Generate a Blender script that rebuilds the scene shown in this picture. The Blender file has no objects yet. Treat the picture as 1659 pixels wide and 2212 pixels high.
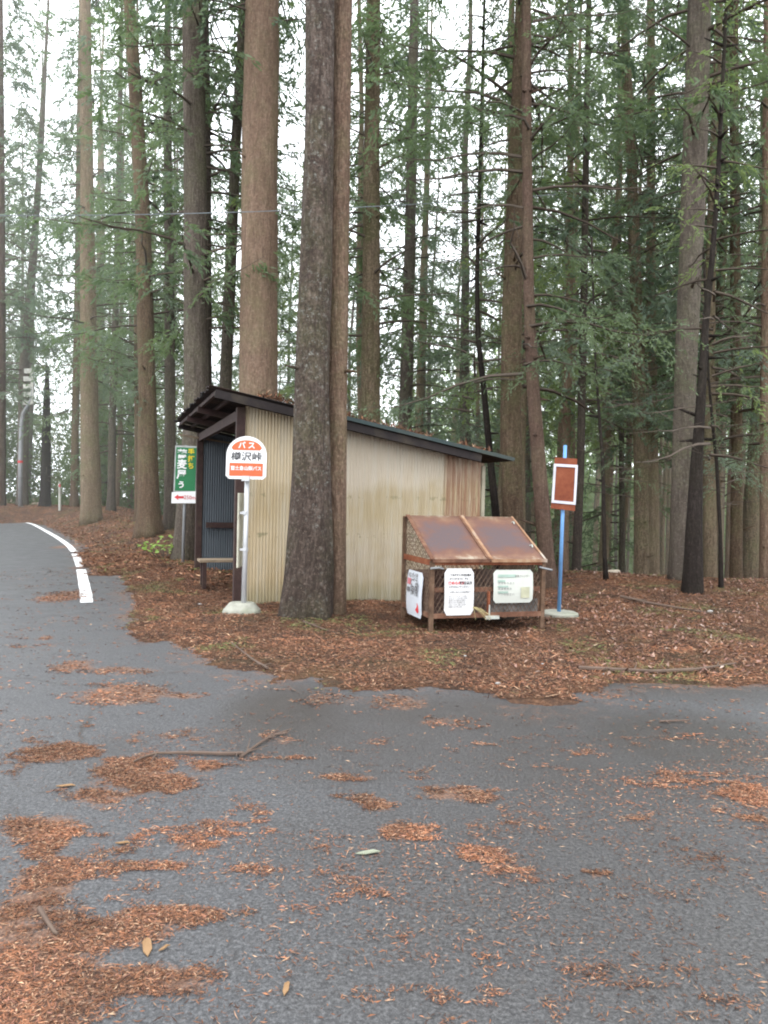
import bpy, math, random
import numpy as np
from mathutils import Vector, Matrix, noise as mnoise

random.seed(7); rng = np.random.default_rng(7)
sc = bpy.context.scene
COL = bpy.context.collection
R = math.radians

# ------------------------------------------------------------------ camera
FPX, W0, H0 = 1660.0, 1659.0, 2212.0          # focal length and frame in survey pixels
PITCH = math.atan((1106 - 1078) / FPX); ROLL = R(1.3); CAMZ = 1.4
fwd = Vector((0, math.cos(PITCH), -math.sin(PITCH)))
up0 = Vector((0, math.sin(PITCH), math.cos(PITCH))); rt0 = Vector((1, 0, 0))
rt = rt0 * math.cos(ROLL) + up0 * math.sin(ROLL)
up = up0 * math.cos(ROLL) - rt0 * math.sin(ROLL)
cam_d = bpy.data.cameras.new('camera'); cam = bpy.data.objects.new('camera', cam_d); COL.objects.link(cam)
cam_d.sensor_fit = 'VERTICAL'; cam_d.sensor_height = 32; cam_d.lens = 32 * FPX / H0
cam_d.clip_start = 0.05; cam_d.clip_end = 3000
m = Matrix((rt, up, -fwd)).transposed().to_4x4(); m.translation = (0, 0, CAMZ); cam.matrix_world = m
sc.camera = cam

def ray(x, y): return fwd + rt * ((x - W0 / 2) / FPX) + up * ((H0 / 2 - y) / FPX)
def P(x, y, Y):
    d = ray(x, y); t = Y / d.y; return Vector((d.x * t, Y, CAMZ + d.z * t))
def G(x, y, z=0.0):
    d = ray(x, y); t = (z - CAMZ) / d.z; return Vector((d.x * t, d.y * t, z))

# ------------------------------------------------------------------ objects
def tag(o, label=None, cat=None, group=None, kind=None):
    if label: o['label'] = label
    if cat: o['category'] = cat
    if group: o['group'] = group
    if kind: o['kind'] = kind
    return o
def empty(name, loc, label, cat, group=None):
    o = bpy.data.objects.new(name, None); o.empty_display_size = 0.2; COL.objects.link(o); o.location = loc
    return tag(o, label, cat, group)
def wloc(o):
    v = Vector((0, 0, 0))
    while o: v = v + o.location; o = o.parent
    return v
def link(name, me, parent=None):
    o = bpy.data.objects.new(name, me); COL.objects.link(o)
    if parent: o.parent = parent
    return o

class MB:
    def __init__(s): s.v = []; s.f = []; s.mi = []; s.cur = 0
    def face(s, pts, mi=None):
        b = len(s.v); s.v += [tuple(p) for p in pts]; s.f.append(tuple(range(b, b + len(pts)))); s.mi.append(s.cur if mi is None else mi)
    def box8(s, c):
        b = len(s.v); s.v += [tuple(p) for p in c]
        for q in ((0,3,2,1),(4,5,6,7),(0,1,5,4),(1,2,6,5),(2,3,7,6),(3,0,4,7)):
            s.f.append(tuple(b + i for i in q)); s.mi.append(s.cur)
    def box(s, c, size, ax=(Vector((1,0,0)), Vector((0,1,0)), Vector((0,0,1)))):
        c = Vector(c); a = [ax[i] * (size[i] / 2) for i in range(3)]
        s.box8([c + a[0]*i + a[1]*j + a[2]*k for k in (-1, 1) for (i, j) in ((-1,-1),(1,-1),(1,1),(-1,1))])
    def bar(s, p0, p1, w, h, upv=Vector((0,0,1))):
        p0 = Vector(p0); p1 = Vector(p1); d = (p1 - p0).normalized()
        a = d.cross(upv)
        if a.length < 1e-4: a = d.cross(Vector((1, 0, 0)))
        a.normalize(); b = a.cross(d).normalized()
        s.box((p0 + p1) / 2, ((p1 - p0).length, w, h), (d, a, b))
    def tube(s, pts, rad, n=8, cap=True, wob=None):
        pts = [Vector(p) for p in pts]; b = len(s.v); m_ = len(pts); prev = None
        for i, p in enumerate(pts):
            t = (pts[min(i+1, m_-1)] - pts[max(i-1, 0)]).normalized()
            if prev is None:
                a = t.cross(Vector((0, 1, 0)))
                if a.length < 1e-3: a = t.cross(Vector((1, 0, 0)))
            else: a = prev - t * prev.dot(t)
            a.normalize(); prev = a; c = t.cross(a)
            for k in range(n):
                th = 2 * math.pi * k / n; r = rad[i]
                if wob: r *= wob(i, th, p)
                s.v.append(tuple(p + a * (math.cos(th) * r) + c * (math.sin(th) * r)))
        for i in range(m_ - 1):
            for k in range(n):
                s.f.append((b+i*n+k, b+i*n+(k+1)%n, b+(i+1)*n+(k+1)%n, b+(i+1)*n+k)); s.mi.append(s.cur)
        if cap:
            s.f.append(tuple(b + k for k in reversed(range(n)))); s.mi.append(s.cur)
            s.f.append(tuple(b + (m_-1)*n + k for k in range(n))); s.mi.append(s.cur)
    def prism(s, poly, d):      # poly: list of world points, extruded by vector d
        n = len(poly); b = len(s.v); s.v += [tuple(Vector(p)) for p in poly] + [tuple(Vector(p) + d) for p in poly]
        s.f.append(tuple(b + i for i in range(n))); s.f.append(tuple(b + n + i for i in reversed(range(n)))); s.mi += [s.cur]*2
        for i in range(n):
            j = (i + 1) % n; s.f.append((b+i, b+n+i, b+n+j, b+j)); s.mi.append(s.cur)
    def mesh(s, name, mats, off=Vector((0,0,0)), smooth=False):
        me = bpy.data.meshes.new(name)
        me.from_pydata([(x-off.x, y-off.y, z-off.z) for x, y, z in s.v], [], s.f); 
        for mt in (mats if isinstance(mats, (list, tuple)) else [mats]): me.materials.append(mt)
        me.polygons.foreach_set('material_index', s.mi)
        if smooth: me.polygons.foreach_set('use_smooth', [True]*len(s.f))
        me.update(); return me
    def build(s, name, mats, parent=None, smooth=False, bevel=0):
        off = wloc(parent) if parent else Vector((0,0,0))
        if parent is None and s.v:
            xs = [v[0] for v in s.v]; ys = [v[1] for v in s.v]; off = Vector(((min(xs)+max(xs))/2, (min(ys)+max(ys))/2, min(v[2] for v in s.v)))
        o = link(name, s.mesh(name, mats, off, smooth), parent)
        if parent is None: o.location = off
        if bevel:
            bm_ = o.modifiers.new('bevel', 'BEVEL'); bm_.width = bevel; bm_.segments = 2; bm_.limit_method = 'ANGLE'
        return o

def np_mesh(name, V, F, mats, mi=None, smooth=False):
    """V (n,3), F (m,k) arrays"""
    me = bpy.data.meshes.new(name); k = F.shape[1]
    me.vertices.add(len(V)); me.vertices.foreach_set('co', V.astype(np.float32).ravel())
    me.loops.add(F.size); me.loops.foreach_set('vertex_index', F.astype(np.int32).ravel())
    me.polygons.add(len(F)); me.polygons.foreach_set('loop_start', np.arange(0, F.size, k, dtype=np.int32))
    for mt in mats: me.materials.append(mt)
    if mi is not None: me.polygons.foreach_set('material_index', mi.astype(np.int32))
    if smooth: me.polygons.foreach_set('use_smooth', np.ones(len(F), dtype=bool))
    me.update(calc_edges=True); me.validate(); return me

# ------------------------------------------------------------------ materials
class NT:
    def __init__(s, name, rough=0.8, spec=0.3):
        s.m = bpy.data.materials.new(name); s.m.use_nodes = True; s.t = s.m.node_tree; s.n = s.t.nodes; s.l = s.t.links
        s.b = s.n['Principled BSDF']; s.b.inputs['Roughness'].default_value = rough
        s.b.inputs['Specular IOR Level'].default_value = spec
        s.out = s.n['Material Output']
    def node(s, typ, **kw):
        n = s.n.new(typ)
        for k, v in kw.items(): setattr(n, k, v)
        return n
    def coord(s, kind='Object', scale=(1,1,1), rot=(0,0,0)):
        tc = s.node('ShaderNodeTexCoord'); mp = s.node('ShaderNodeMapping'); s.l.new(tc.outputs[kind], mp.inputs[0])
        mp.inputs['Scale'].default_value = scale; mp.inputs['Rotation'].default_value = rot; return mp.outputs[0]
    def noise(s, vec, scale, detail=4, rough=0.6, out=0, dist=0):
        n = s.node('ShaderNodeTexNoise'); s.l.new(vec, n.inputs['Vector']); n.inputs['Scale'].default_value = scale
        n.inputs['Detail'].default_value = detail; n.inputs['Roughness'].default_value = rough; n.inputs['Distortion'].default_value = dist
        return n.outputs[out]
    def ramp(s, fac, stops, interp='LINEAR'):
        r = s.node('ShaderNodeValToRGB'); s.l.new(fac, r.inputs[0]); e = r.color_ramp.elements; r.color_ramp.interpolation = interp
        while len(e) < len(stops): e.new(0.5)
        for i, (p, c) in enumerate(stops):
            e[i].position = p; e[i].color = (c, c, c, 1) if isinstance(c, (int, float)) else (*c, 1)
        return r.outputs[0]
    def mix(s, fac, a, b, typ='MIX'):
        n = s.node('ShaderNodeMix', data_type='RGBA', blend_type=typ)
        for i, v in ((0, fac), (6, a), (7, b)):
            if isinstance(v, (int, float)): n.inputs[i].default_value = v if i == 0 else (v, v, v, 1)
            elif isinstance(v, tuple): n.inputs[i].default_value = (*v, 1)
            else: s.l.new(v, n.inputs[i])
        return n.outputs[2]
    def math(s, op, a, b=0.0, c=0.0, clamp=False):
        n = s.node('ShaderNodeMath', operation=op); n.use_clamp = clamp
        for i, v in enumerate((a, b, c)):
            if isinstance(v, (int, float)): n.inputs[i].default_value = v
            else: s.l.new(v, n.inputs[i])
        return n.outputs[0]
    def attr(s, name, out='Fac'):
        n = s.node('ShaderNodeAttribute'); n.attribute_name = name; return n.outputs[out]
    def color(s, c):
        if isinstance(c, tuple): s.b.inputs['Base Color'].default_value = (*c, 1)
        else: s.l.new(c, s.b.inputs['Base Color'])
    def rough(s, r): s.l.new(r, s.b.inputs['Roughness'])
    def bump(s, h, strength=0.5, dist=0.02):
        b = s.node('ShaderNodeBump'); b.inputs['Strength'].default_value = strength; b.inputs['Distance'].default_value = dist
        s.l.new(h, b.inputs['Height']); s.l.new(b.outputs[0], s.b.inputs['Normal'])
    def rnd(s): return s.node('ShaderNodeObjectInfo').outputs['Random']

def plain(name, col, rough=0.7, metal=0, var=0.25, scale=8, dirt=(0.1,0.08,0.05), dirt_amt=0.3):
    t = NT(name, rough); v = t.coord(); n1 = t.noise(v, scale, 5); n2 = t.noise(v, scale*0.35, 3)
    c = t.mix(t.ramp(n1, [(0.3, 0.0), (0.75, 1.0)]), tuple(x*(1-var) for x in col), tuple(min(1, x*(1+var*0.5)) for x in col))
    c = t.mix(t.math('MULTIPLY', t.ramp(n2, [(0.48, 0.0), (0.72, 1.0)]), dirt_amt), c, dirt)
    t.color(c); t.b.inputs['Metallic'].default_value = metal; t.bump(n1, 0.15, 0.01); return t.m

def bark(name, c1, c2, c3, lichen=0.0, moss=0.0, lich_col=(0.30,0.32,0.27), bs=(7,7,1.0), ls=22):
    t = NT(name, 0.9, 0.15); v = t.coord(scale=bs); vf = t.coord(scale=(26, 26, 6.0)); vi = t.coord()
    a = t.noise(v, 1.5, 6, 0.65, dist=0.6); b = t.noise(vf, 1.4, 4, 0.6); big = t.noise(vi, 0.55, 3)
    c = t.ramp(a, [(0.34, c1), (0.5, c2), (0.66, c3)])
    c = t.mix(t.ramp(b, [(0.36, 0.8), (0.55, 0.0)]), c, tuple(x*0.3 for x in c1))
    c = t.mix(t.ramp(big, [(0.35, 0.45), (0.65, 0.0)]), c, tuple(x*0.5 for x in c2))
    if moss:
        g = t.noise(vi, 1.1, 5, 0.7)
        c = t.mix(t.math('MULTIPLY', t.ramp(g, [(0.46, 0.0), (0.62, 1.0)]), moss), c, (0.10, 0.12, 0.045))
    if lichen:
        sp = t.noise(vi, ls, 6, 0.85); rg = t.noise(vi, 1.6, 2)
        f = t.math('MULTIPLY', t.ramp(sp, [(0.55, 0.0), (0.64, 1.0)]), t.math('MULTIPLY', t.ramp(rg, [(0.35, 0.2), (0.6, 1.0)]), lichen))
        c = t.mix(f, c, lich_col)
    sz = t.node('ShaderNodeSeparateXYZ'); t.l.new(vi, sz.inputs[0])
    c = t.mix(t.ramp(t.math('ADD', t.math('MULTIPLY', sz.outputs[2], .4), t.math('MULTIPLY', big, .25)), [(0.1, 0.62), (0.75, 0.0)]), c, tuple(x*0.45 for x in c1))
    spk = t.noise(vi, 26, 4, .85); c = t.mix(t.ramp(spk, [(0.40, 0.65), (0.48, 0.0)]), c, tuple(x*0.5 for x in c1)); c = t.mix(t.ramp(spk, [(0.55, 0.0), (0.66, 0.6)]), c, tuple(min(1, x*1.5) for x in c3)); strip = t.noise(t.coord(scale=(12,12,1.2)), 1.5, 5, .7); c = t.mix(t.ramp(strip, [(0.58, 0.0), (0.70, 0.3)]), c, tuple(min(1, x*1.35) for x in c3)); c = t.mix(t.ramp(strip, [(0.34, 0.8), (0.44, 0.0)]), c, tuple(x*0.4 for x in c1))
    r_ = t.rnd(); c = t.mix(0.30, c, t.mix(r_, tuple(x*0.55 for x in c2), tuple(min(1, x*1.4) for x in c3)))
    t.color(c); t.bump(t.math('ADD', a, t.math('MULTIPLY', b, 0.8)), 1.0, 0.05); return t.m

BARK = {
 'red':   bark('bark_reddish', (0.105,0.062,0.042), (0.19,0.12,0.085), (0.29,0.205,0.15), 0.35, 0.5),
 'tan':   bark('bark_tan', (0.11,0.08,0.05), (0.21,0.155,0.105), (0.32,0.25,0.175), 0.4, 0.7),
 'grey':  bark('bark_grey', (0.062,0.048,0.039), (0.122,0.097,0.080), (0.20,0.168,0.14), 0.4, 0.5),
 'dark':  bark('bark_dark', (0.025,0.019,0.016), (0.055,0.042,0.035), (0.10,0.08,0.068), 0.25, 0.2),
 'umber': bark('bark_umber', (0.04,0.024,0.018), (0.095,0.058,0.043), (0.165,0.11,0.085), 0.3, 0.3),
 'black': bark('bark_black', (0.012,0.009,0.008), (0.024,0.018,0.016), (0.05,0.04,0.035), 0.1, 0.1),
 'lichen':bark('bark_lichen', (0.020,0.014,0.011), (0.080,0.057,0.047), (0.20,0.155,0.13), 1.0, 0.4, (0.38,0.40,0.36), (4.0,4.0,1.9), 16),
 'brown': bark('bark_brown', (0.07,0.042,0.028), (0.14,0.093,0.062), (0.22,0.16,0.112), 0.3, 0.6),
}
def leafmat(name, ca, cb, trans=0.45):
    t = NT(name, 0.75, 0.2); v = t.coord(); n = t.noise(v, 0.9, 3); r_ = t.rnd()
    c = t.mix(t.ramp(n, [(0.35, 0.0), (0.65, 1.0)]), ca, cb)
    c = t.mix(t.math('MULTIPLY', r_, 0.6), c, tuple((x+y)/2*1.25 for x, y in zip(ca, cb)))
    t.color(c)
    tr = t.node('ShaderNodeBsdfTranslucent'); t.l.new(t.mix(1.0, c, (1.25, 1.35, 0.9), 'MULTIPLY'), tr.inputs[0])
    mx = t.node('ShaderNodeMixShader'); mx.inputs[0].default_value = trans
    t.l.new(t.b.outputs[0], mx.inputs[1]); t.l.new(tr.outputs[0], mx.inputs[2]); t.l.new(mx.outputs[0], t.out.inputs[0]); return t.m
LEAF = leafmat('conifer_foliage', (0.105,0.148,0.098), (0.180,0.230,0.140))
LEAF2 = leafmat('conifer_foliage_bluish', (0.110,0.155,0.122), (0.190,0.235,0.180))
LEAF3 = leafmat('conifer_foliage_yellowish', (0.135,0.185,0.085), (0.23,0.28,0.13))
LEAFB = leafmat('broad_leaf', (0.20,0.34,0.06), (0.38,0.50,0.18), 0.3)
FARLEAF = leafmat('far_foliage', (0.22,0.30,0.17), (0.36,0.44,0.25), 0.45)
TWIG = plain('twig_bark', (0.10,0.078,0.062), 0.9)

# ------------------------------------------------------------------ terrain
edgeD = [(0,1131),(62,1129),(102,1138),(135,1156),(171,1178),(170,1188),(156,1191),(166,1205),(177,1223),(192,1244),(249,1244),(264,1257),(279,1301),(273,1361),
 (277,1386),(339,1391),(405,1400),(420,1442),(500,1455),(570,1457),(567,1480),(625,1477),(675,1467),(688,1492),(770,1505),(830,1499),(920,1489),(1070,1502),
 (1110,1537),(1190,1554),(1280,1537),(1268,1497),(1360,1482),(1659,1482)]
road_poly = [(-60, 34.5), (-30, 34)] + [tuple(G(*p).xy) for p in edgeD] + [(9, 6.6), (60, 9), (60, -30), (-60, -30)]
RP = np.array(road_poly)
def sdist(x, y):
    """signed distance to the road, positive outside"""
    shp = x.shape; x = x.ravel(); y = y.ravel(); d = np.full(x.shape, 1e9); ins = np.zeros(x.shape, bool)
    n = len(RP)
    for i in range(n):
        ax, ay = RP[i]; bx, by = RP[(i+1) % n]; ex, ey = bx-ax, by-ay; L = ex*ex+ey*ey
        t = np.clip(((x-ax)*ex+(y-ay)*ey)/L, 0, 1); d = np.minimum(d, np.hypot(x-ax-t*ex, y-ay-t*ey))
        c = ((ay > y) != (by > y)); 
        with np.errstate(divide='ignore', invalid='ignore'): xi = (bx-ax)*(y-ay)/(by-ay)+ax
        ins ^= c & (x < xi)
    return np.where(ins, -d, d).reshape(shp)
def vnoise(x, y, s, seed=0):
    """value noise, vectorised"""
    x = x*s + seed*17.3; y = y*s + seed*9.1; xi = np.floor(x).astype(np.int64); yi = np.floor(y).astype(np.int64); fx = x-xi; fy = y-yi
    fx = fx*fx*(3-2*fx); fy = fy*fy*(3-2*fy)
    def h(a, b):
        k = (a*374761393 + b*668265263 + seed*1442695) & 0xffffffff; k = ((k ^ (k >> 13))*1274126177) & 0xffffffff
        return ((k ^ (k >> 16)) & 0xffff)/65535.0
    return (h(xi,yi)*(1-fx)+h(xi+1,yi)*fx)*(1-fy)+(h(xi,yi+1)*(1-fx)+h(xi+1,yi+1)*fx)*fy
def sm(t): t = np.clip(t, 0, 1); return t*t*(3-2*t)
CX = [-60, -14, -9, -6, -4, -1.5, 1.5, 3.5, 6, 10, 60]; CY = [42, 40, 32, 26, 21, 18, 14.6, 13.6, 12.6, 12.8, 18]
def height(x, y):
    x = np.asarray(x, float); y = np.asarray(y, float); s = sdist(x, y)
    fb = vnoise(x, y, 1.3, 1)*0.6 + vnoise(x, y, 4, 2)*0.3 + vnoise(x, y, 11, 3)*0.16
    h = -0.06 + 0.075*sm((s + 0.10 + (vnoise(x, y, 5, 4)-0.5)*0.22 + (vnoise(x, y, 14, 5)-0.5)*0.12)/0.22)
    h = h + np.where(s > 0, (fb-0.5)*0.10*sm(s/1.2), 0)
    h = h + (0.42+.24*sm((-9-x)/5))*sm((s-0.1)/2.6)*sm((y-17)/6)*sm((-1-x)/4)
    h = h + 0.10*np.exp(-((x+4.6)**2/3.0+(y-13.5)**2/9))*sm(s/0.8)
    h = h + 0.09*np.exp(-(((x-0.05)/0.75)**2+((y-9.45)/0.5)**2)) + 0.05*np.exp(-(((x+1.2)/1.0)**2+((y-8.5)/0.6)**2))
    h = h + 0.16*sm((y-9.5)/3)*sm((x-2.2)/1.5)
    h = h - 0.10*np.exp(-(((x+2.2)/0.8)**2+((y-12.0)/1.4)**2))
    cy = np.interp(x, CX, CY); d = np.maximum(y-cy, 0)
    h = h - np.minimum(0.30*d*d/(d+2.0), 11) 
    h = h + np.where(x > 0, sm((y-45)/60)*sm((x+5)/25)*16, 0)
    return h
def hgt(x, y): return float(height(np.array([x]), np.array([y]))[0])

def seg(a, b, st): return list(np.arange(a, b, st))
xs = np.array(seg(-900,-60,60)+seg(-60,-16,1.5)+seg(-16,-6,0.3)+seg(-6,7,0.07)+seg(7,14,0.25)+seg(14,60,1.5)+seg(60,901,60))
ys = np.array(seg(-60,-2,6)+seg(-2,5.4,0.5)+seg(5.4,12,0.07)+seg(12,20,0.12)+seg(20,42,0.3)+seg(42,100,2)+seg(100,1500,60))
XX, YY = np.meshgrid(xs, ys); ZZ = height(XX, YY); S_ = sdist(XX, YY)
V = np.stack([XX.ravel(), YY.ravel(), ZZ.ravel()], 1); nx, ny = len(xs), len(ys)
idx = np.arange(nx*ny).reshape(ny, nx)
F = np.stack([idx[:-1,:-1].ravel(), idx[:-1,1:].ravel(), idx[1:,1:].ravel(), idx[1:,:-1].ravel()], 1)
t = NT('forest_floor', 0.95, 0.15); v = t.coord()
a = t.noise(v, 2.2, 5, 0.7); b = t.noise(v, 34, 5, 0.75); c_ = t.noise(v, 0.6, 3); bb = t.noise(v, 110, 3, 0.7)
c = t.ramp(b, [(0.30, (0.035,0.020,0.014)), (0.46, (0.15,0.075,0.045)), (0.6, (0.27,0.145,0.085)), (0.75, (0.40,0.26,0.17))])
c = t.mix(t.ramp(a, [(0.42, 0.75), (0.6, 0.0)]), c, t.ramp(bb, [(0.35, (0.035,0.025,0.022)), (0.7, (0.13,0.09,0.07))]))
c = t.mix(t.math('MULTIPLY', t.ramp(c_, [(0.52, 0.0), (0.66, 1.0)]), 0.35), c, (0.10,0.11,0.045))
c = t.mix(t.math('MULTIPLY', t.attr('cage_shade'), .93), c, (0.012,0.009,0.008)); t.color(c); t.bump(t.math('ADD', b, bb), 1.0, 0.03)
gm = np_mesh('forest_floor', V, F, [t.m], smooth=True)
_k = G(1045, 1340); _da = gm.attributes.new('cage_shade', 'FLOAT', 'POINT'); _da.data.foreach_set('value', np.exp(-(((V[:,0]-_k.x)/.72)**4+((V[:,1]-_k.y-.15)/.50)**4)).astype(np.float32))  # shadow beneath the cage, painted into the ground colour
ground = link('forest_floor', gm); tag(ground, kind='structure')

# litter patches on the asphalt, survey pixel ellipses -> ground ellipses
patchD = [(265,1500,95,24,1),(395,1503,70,6,.9),(480,1502,30,8,.5),(160,1438,48,15,.9),(260,1448,70,11,.8),(130,1625,80,20,1),(280,1665,80,34,1),(345,1692,70,24,1),
 (215,1720,90,20,.8),(300,1645,30,25,.9),(200,1750,60,18,.5),(445,1658,34,13,.95),(90,1790,85,28,1),(105,1825,34,34,1),(430,1833,44,15,1),(290,1795,75,22,.5),(310,1870,95,12,.75),(230,1845,50,14,.5),
 (100,1900,75,42,1),(50,1985,95,70,1),(120,2035,150,48,1),(250,2018,130,34,1),(370,1978,100,20,1),(40,2110,140,80,1),(180,2120,120,40,.9),(320,2118,150,30,1),(430,2108,60,22,.9),
 (60,2190,160,60,1),(215,2190,70,18,.7),(330,1920,90,22,.45),(750,1681,60,9,.9),(760,1722,45,6,.7),(812,1742,42,16,.75),(985,1715,82,19,.9),(882,1795,60,22,1),(600,1598,50,16,.6),(550,1632,40,12,.5),
 (1100,1880,60,34,.6),(1040,1845,60,18,.5),(965,1560,70,14,.7),(1040,1568,30,8,.5),(1630,1722,70,28,.7),(1450,1588,55,8,.6),(1590,1825,80,10,.5),(1290,1885,28,6,.9),(140,1287,45,14,.95),(150,1180,30,6,.9),
 (176,1224,22,5,.9),(870,1518,60,18,.8),(700,1510,60,14,.6),(60,1400,60,10,.4),(570,1795,30,7,.5),(640,1640,40,6,.4),(310,1580,14,30,.5),(100,1378,18,6,.8),(300,1945,90,10,.4),(440,1800,90,25,.35),(1510,1690,60,8,.3),(900,1860,40,8,.4),
 (1300,1500,80,20,.6),(1500,1470,200,18,.8),(540,1880,60,14,.3),(1570,1760,70,10,.4)]
def ell(lst):
    out = []
    for (px, py, rx, ry, st) in lst:
        g = G(px, py); d = g.y; out.append((g.x, g.y, rx*d/FPX, ry*d*d/(CAMZ*FPX), st))
    return out
PT = ell(patchD)
def pfield(x, y, lst=None):
    f = np.zeros_like(x)
    for (cx, cy, rx, ry, st) in (lst or PT):
        q = ((x-cx)/rx)**2+((y-cy)/ry)**2; f = np.maximum(f, st*np.clip(1.15-q*0.55, 0, 1))
    return f
dampD = [(620,1535,120,60,1),(1050,1545,330,45,.8),(1480,1600,240,70,1),(1350,1700,160,40,.5),(1450,1460,300,40,.8),(250,1620,60,40,.4),(780,1640,160,60,.5),(1300,1900,560,300,.55),(1350,1640,460,120,.75),(900,1600,260,60,.6),(640,1560,150,70,.8),(700,1820,140,60,.35)]
DT = ell(dampD)
rxs = np.array(seg(-26,-9,0.4)+seg(-9,6,0.08)+seg(6,16,0.3)+seg(16,56,2)); rys = np.array(seg(-20,0,1)+seg(0,1.2,0.2)+seg(1.2,12,0.08)+seg(12,36,0.3))
XX, YY = np.meshgrid(rxs, rys); S_ = sdist(XX, YY); nx, ny = len(rxs), len(rys); idx = np.arange(nx*ny).reshape(ny, nx)
F = np.stack([idx[:-1,:-1].ravel(), idx[:-1,1:].ravel(), idx[1:,1:].ravel(), idx[1:,:-1].ravel()], 1)
keep = (S_.ravel()[F].min(1) < 0.35); F = F[keep]
used, inv = np.unique(F, return_inverse=True); F = inv.reshape(F.shape)
V = np.stack([XX.ravel(), YY.ravel(), np.zeros(XX.size)], 1)[used]
t = NT('asphalt', 0.6, 0.5); v = t.coord()
sp = t.noise(v, 70, 3, 0.85); sp2 = t.noise(v, 30, 5, 0.9); lg = t.noise(v, 0.55, 4, 0.6); md = t.noise(v, 3.2, 4, 0.65)
vo = t.node('ShaderNodeTexVoronoi'); vo.inputs['Scale'].default_value = 75; t.l.new(v, vo.inputs['Vector'])
c = t.ramp(sp, [(0.34, (0.026,0.026,0.028)), (0.5, (0.068,0.068,0.071)), (0.66, (0.165,0.165,0.170))])
c = t.mix(t.ramp(vo.outputs['Distance'], [(0.1, 0.35), (0.35, 0.0)]), c, (0.20,0.20,0.205))
c = t.mix(t.ramp(sp2, [(0.36, 0.8), (0.47, 0.0)]), c, (0.030,0.030,0.033)); c = t.mix(t.ramp(sp2, [(0.56, 0.0), (0.68, 0.5)]), c, (0.24,0.24,0.25))
c = t.mix(t.ramp(lg, [(0.35, 0.30), (0.65, 0.0)]), c, (0.065,0.066,0.072))
dmp = t.attr('damp'); df = t.math('MULTIPLY', t.math('ADD', dmp, t.math('MULTIPLY', t.math('SUBTRACT', md, 0.5), 0.8)), 1.0, clamp=True)
c = t.mix(t.math('MULTIPLY', df, 0.88), c, t.mix(t.ramp(sp, [(.4, 0.), (.62, 1.)]), (0.026,0.023,0.022), (0.075,0.068,0.063)))
ev = t.node('ShaderNodeTexVoronoi', feature='DISTANCE_TO_EDGE'); ev.inputs['Scale'].default_value = .42
wv_ = t.node('ShaderNodeVectorMath', operation='ADD'); wn = t.node('ShaderNodeTexNoise'); wn.inputs['Scale'].default_value = 2.5; wn.inputs['Detail'].default_value = 5; t.l.new(v, wn.inputs['Vector'])
ws = t.node('ShaderNodeVectorMath', operation='SCALE'); ws.inputs['Scale'].default_value = .35; t.l.new(wn.outputs['Color'], ws.inputs[0]); t.l.new(v, wv_.inputs[0]); t.l.new(ws.outputs[0], wv_.inputs[1]); t.l.new(wv_.outputs[0], ev.inputs['Vector'])
c = t.mix(t.math('MULTIPLY', t.ramp(ev.outputs['Distance'], [(0.0, .75), (0.010, 0.0)]), t.ramp(lg, [(.45, 0.), (.6, 1.)])), c, (0.03,0.024,0.02))
lit = t.attr('litter'); ff = t.math('ADD', lit, t.math('ADD', t.math('MULTIPLY', t.math('SUBTRACT', t.noise(v, 7, 5, 0.75), 0.5), 1.3), t.math('MULTIPLY', t.math('SUBTRACT', t.noise(v, 60, 3, 0.8), 0.5), 1.2)))
lf = t.ramp(ff, [(0.46, 0.0), (0.66, 0.8)])
lc = t.ramp(t.noise(v, 70, 4, 0.8), [(0.33, (0.05,0.028,0.02)), (0.5, (0.17,0.085,0.05)), (0.68, (0.32,0.18,0.11))])
fine = t.math('MULTIPLY', t.ramp(t.noise(v, 24, 3, 0.8), [(0.60, 0.0), (0.70, 0.8)]), t.ramp(t.noise(v, 1.3, 3), [(0.4, 0.15), (0.65, 1.0)]))
c = t.mix(t.math('MULTIPLY', fine, 0.45), c, (0.13,0.085,0.06))
c = t.mix(lf, c, lc); t.color(c)
t.rough(t.math('ADD', t.math('MULTIPLY', t.ramp(md, [(0.3, 0.0), (0.7, 1.0)]), 0.18), t.math('ADD', t.math('SUBTRACT', 0.46, t.math('MULTIPLY', df, .14)), t.math('MULTIPLY', lf, 0.4))))
t.bump(t.math('ADD', sp, t.math('MULTIPLY', sp2, 0.8)), 0.5, 0.010)
rm = np_mesh('asphalt_road', V, F, [t.m], smooth=True)
la = rm.attributes.new('litter', 'FLOAT', 'POINT'); sd_r = sdist(V[:,0], V[:,1])
edge = 0.62*sm((sd_r+0.6)/0.6)*(.45+.6*vnoise(V[:,0], V[:,1], 2.0, 8))
la.data.foreach_set('value', np.maximum(pfield(V[:,0], V[:,1])*0.8, edge).astype(np.float32))
da = rm.attributes.new('damp', 'FLOAT', 'POINT'); da.data.foreach_set('value', pfield(V[:,0], V[:,1], DT).astype(np.float32))
road = link('asphalt_road', rm); tag(road, kind='structure')

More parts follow.
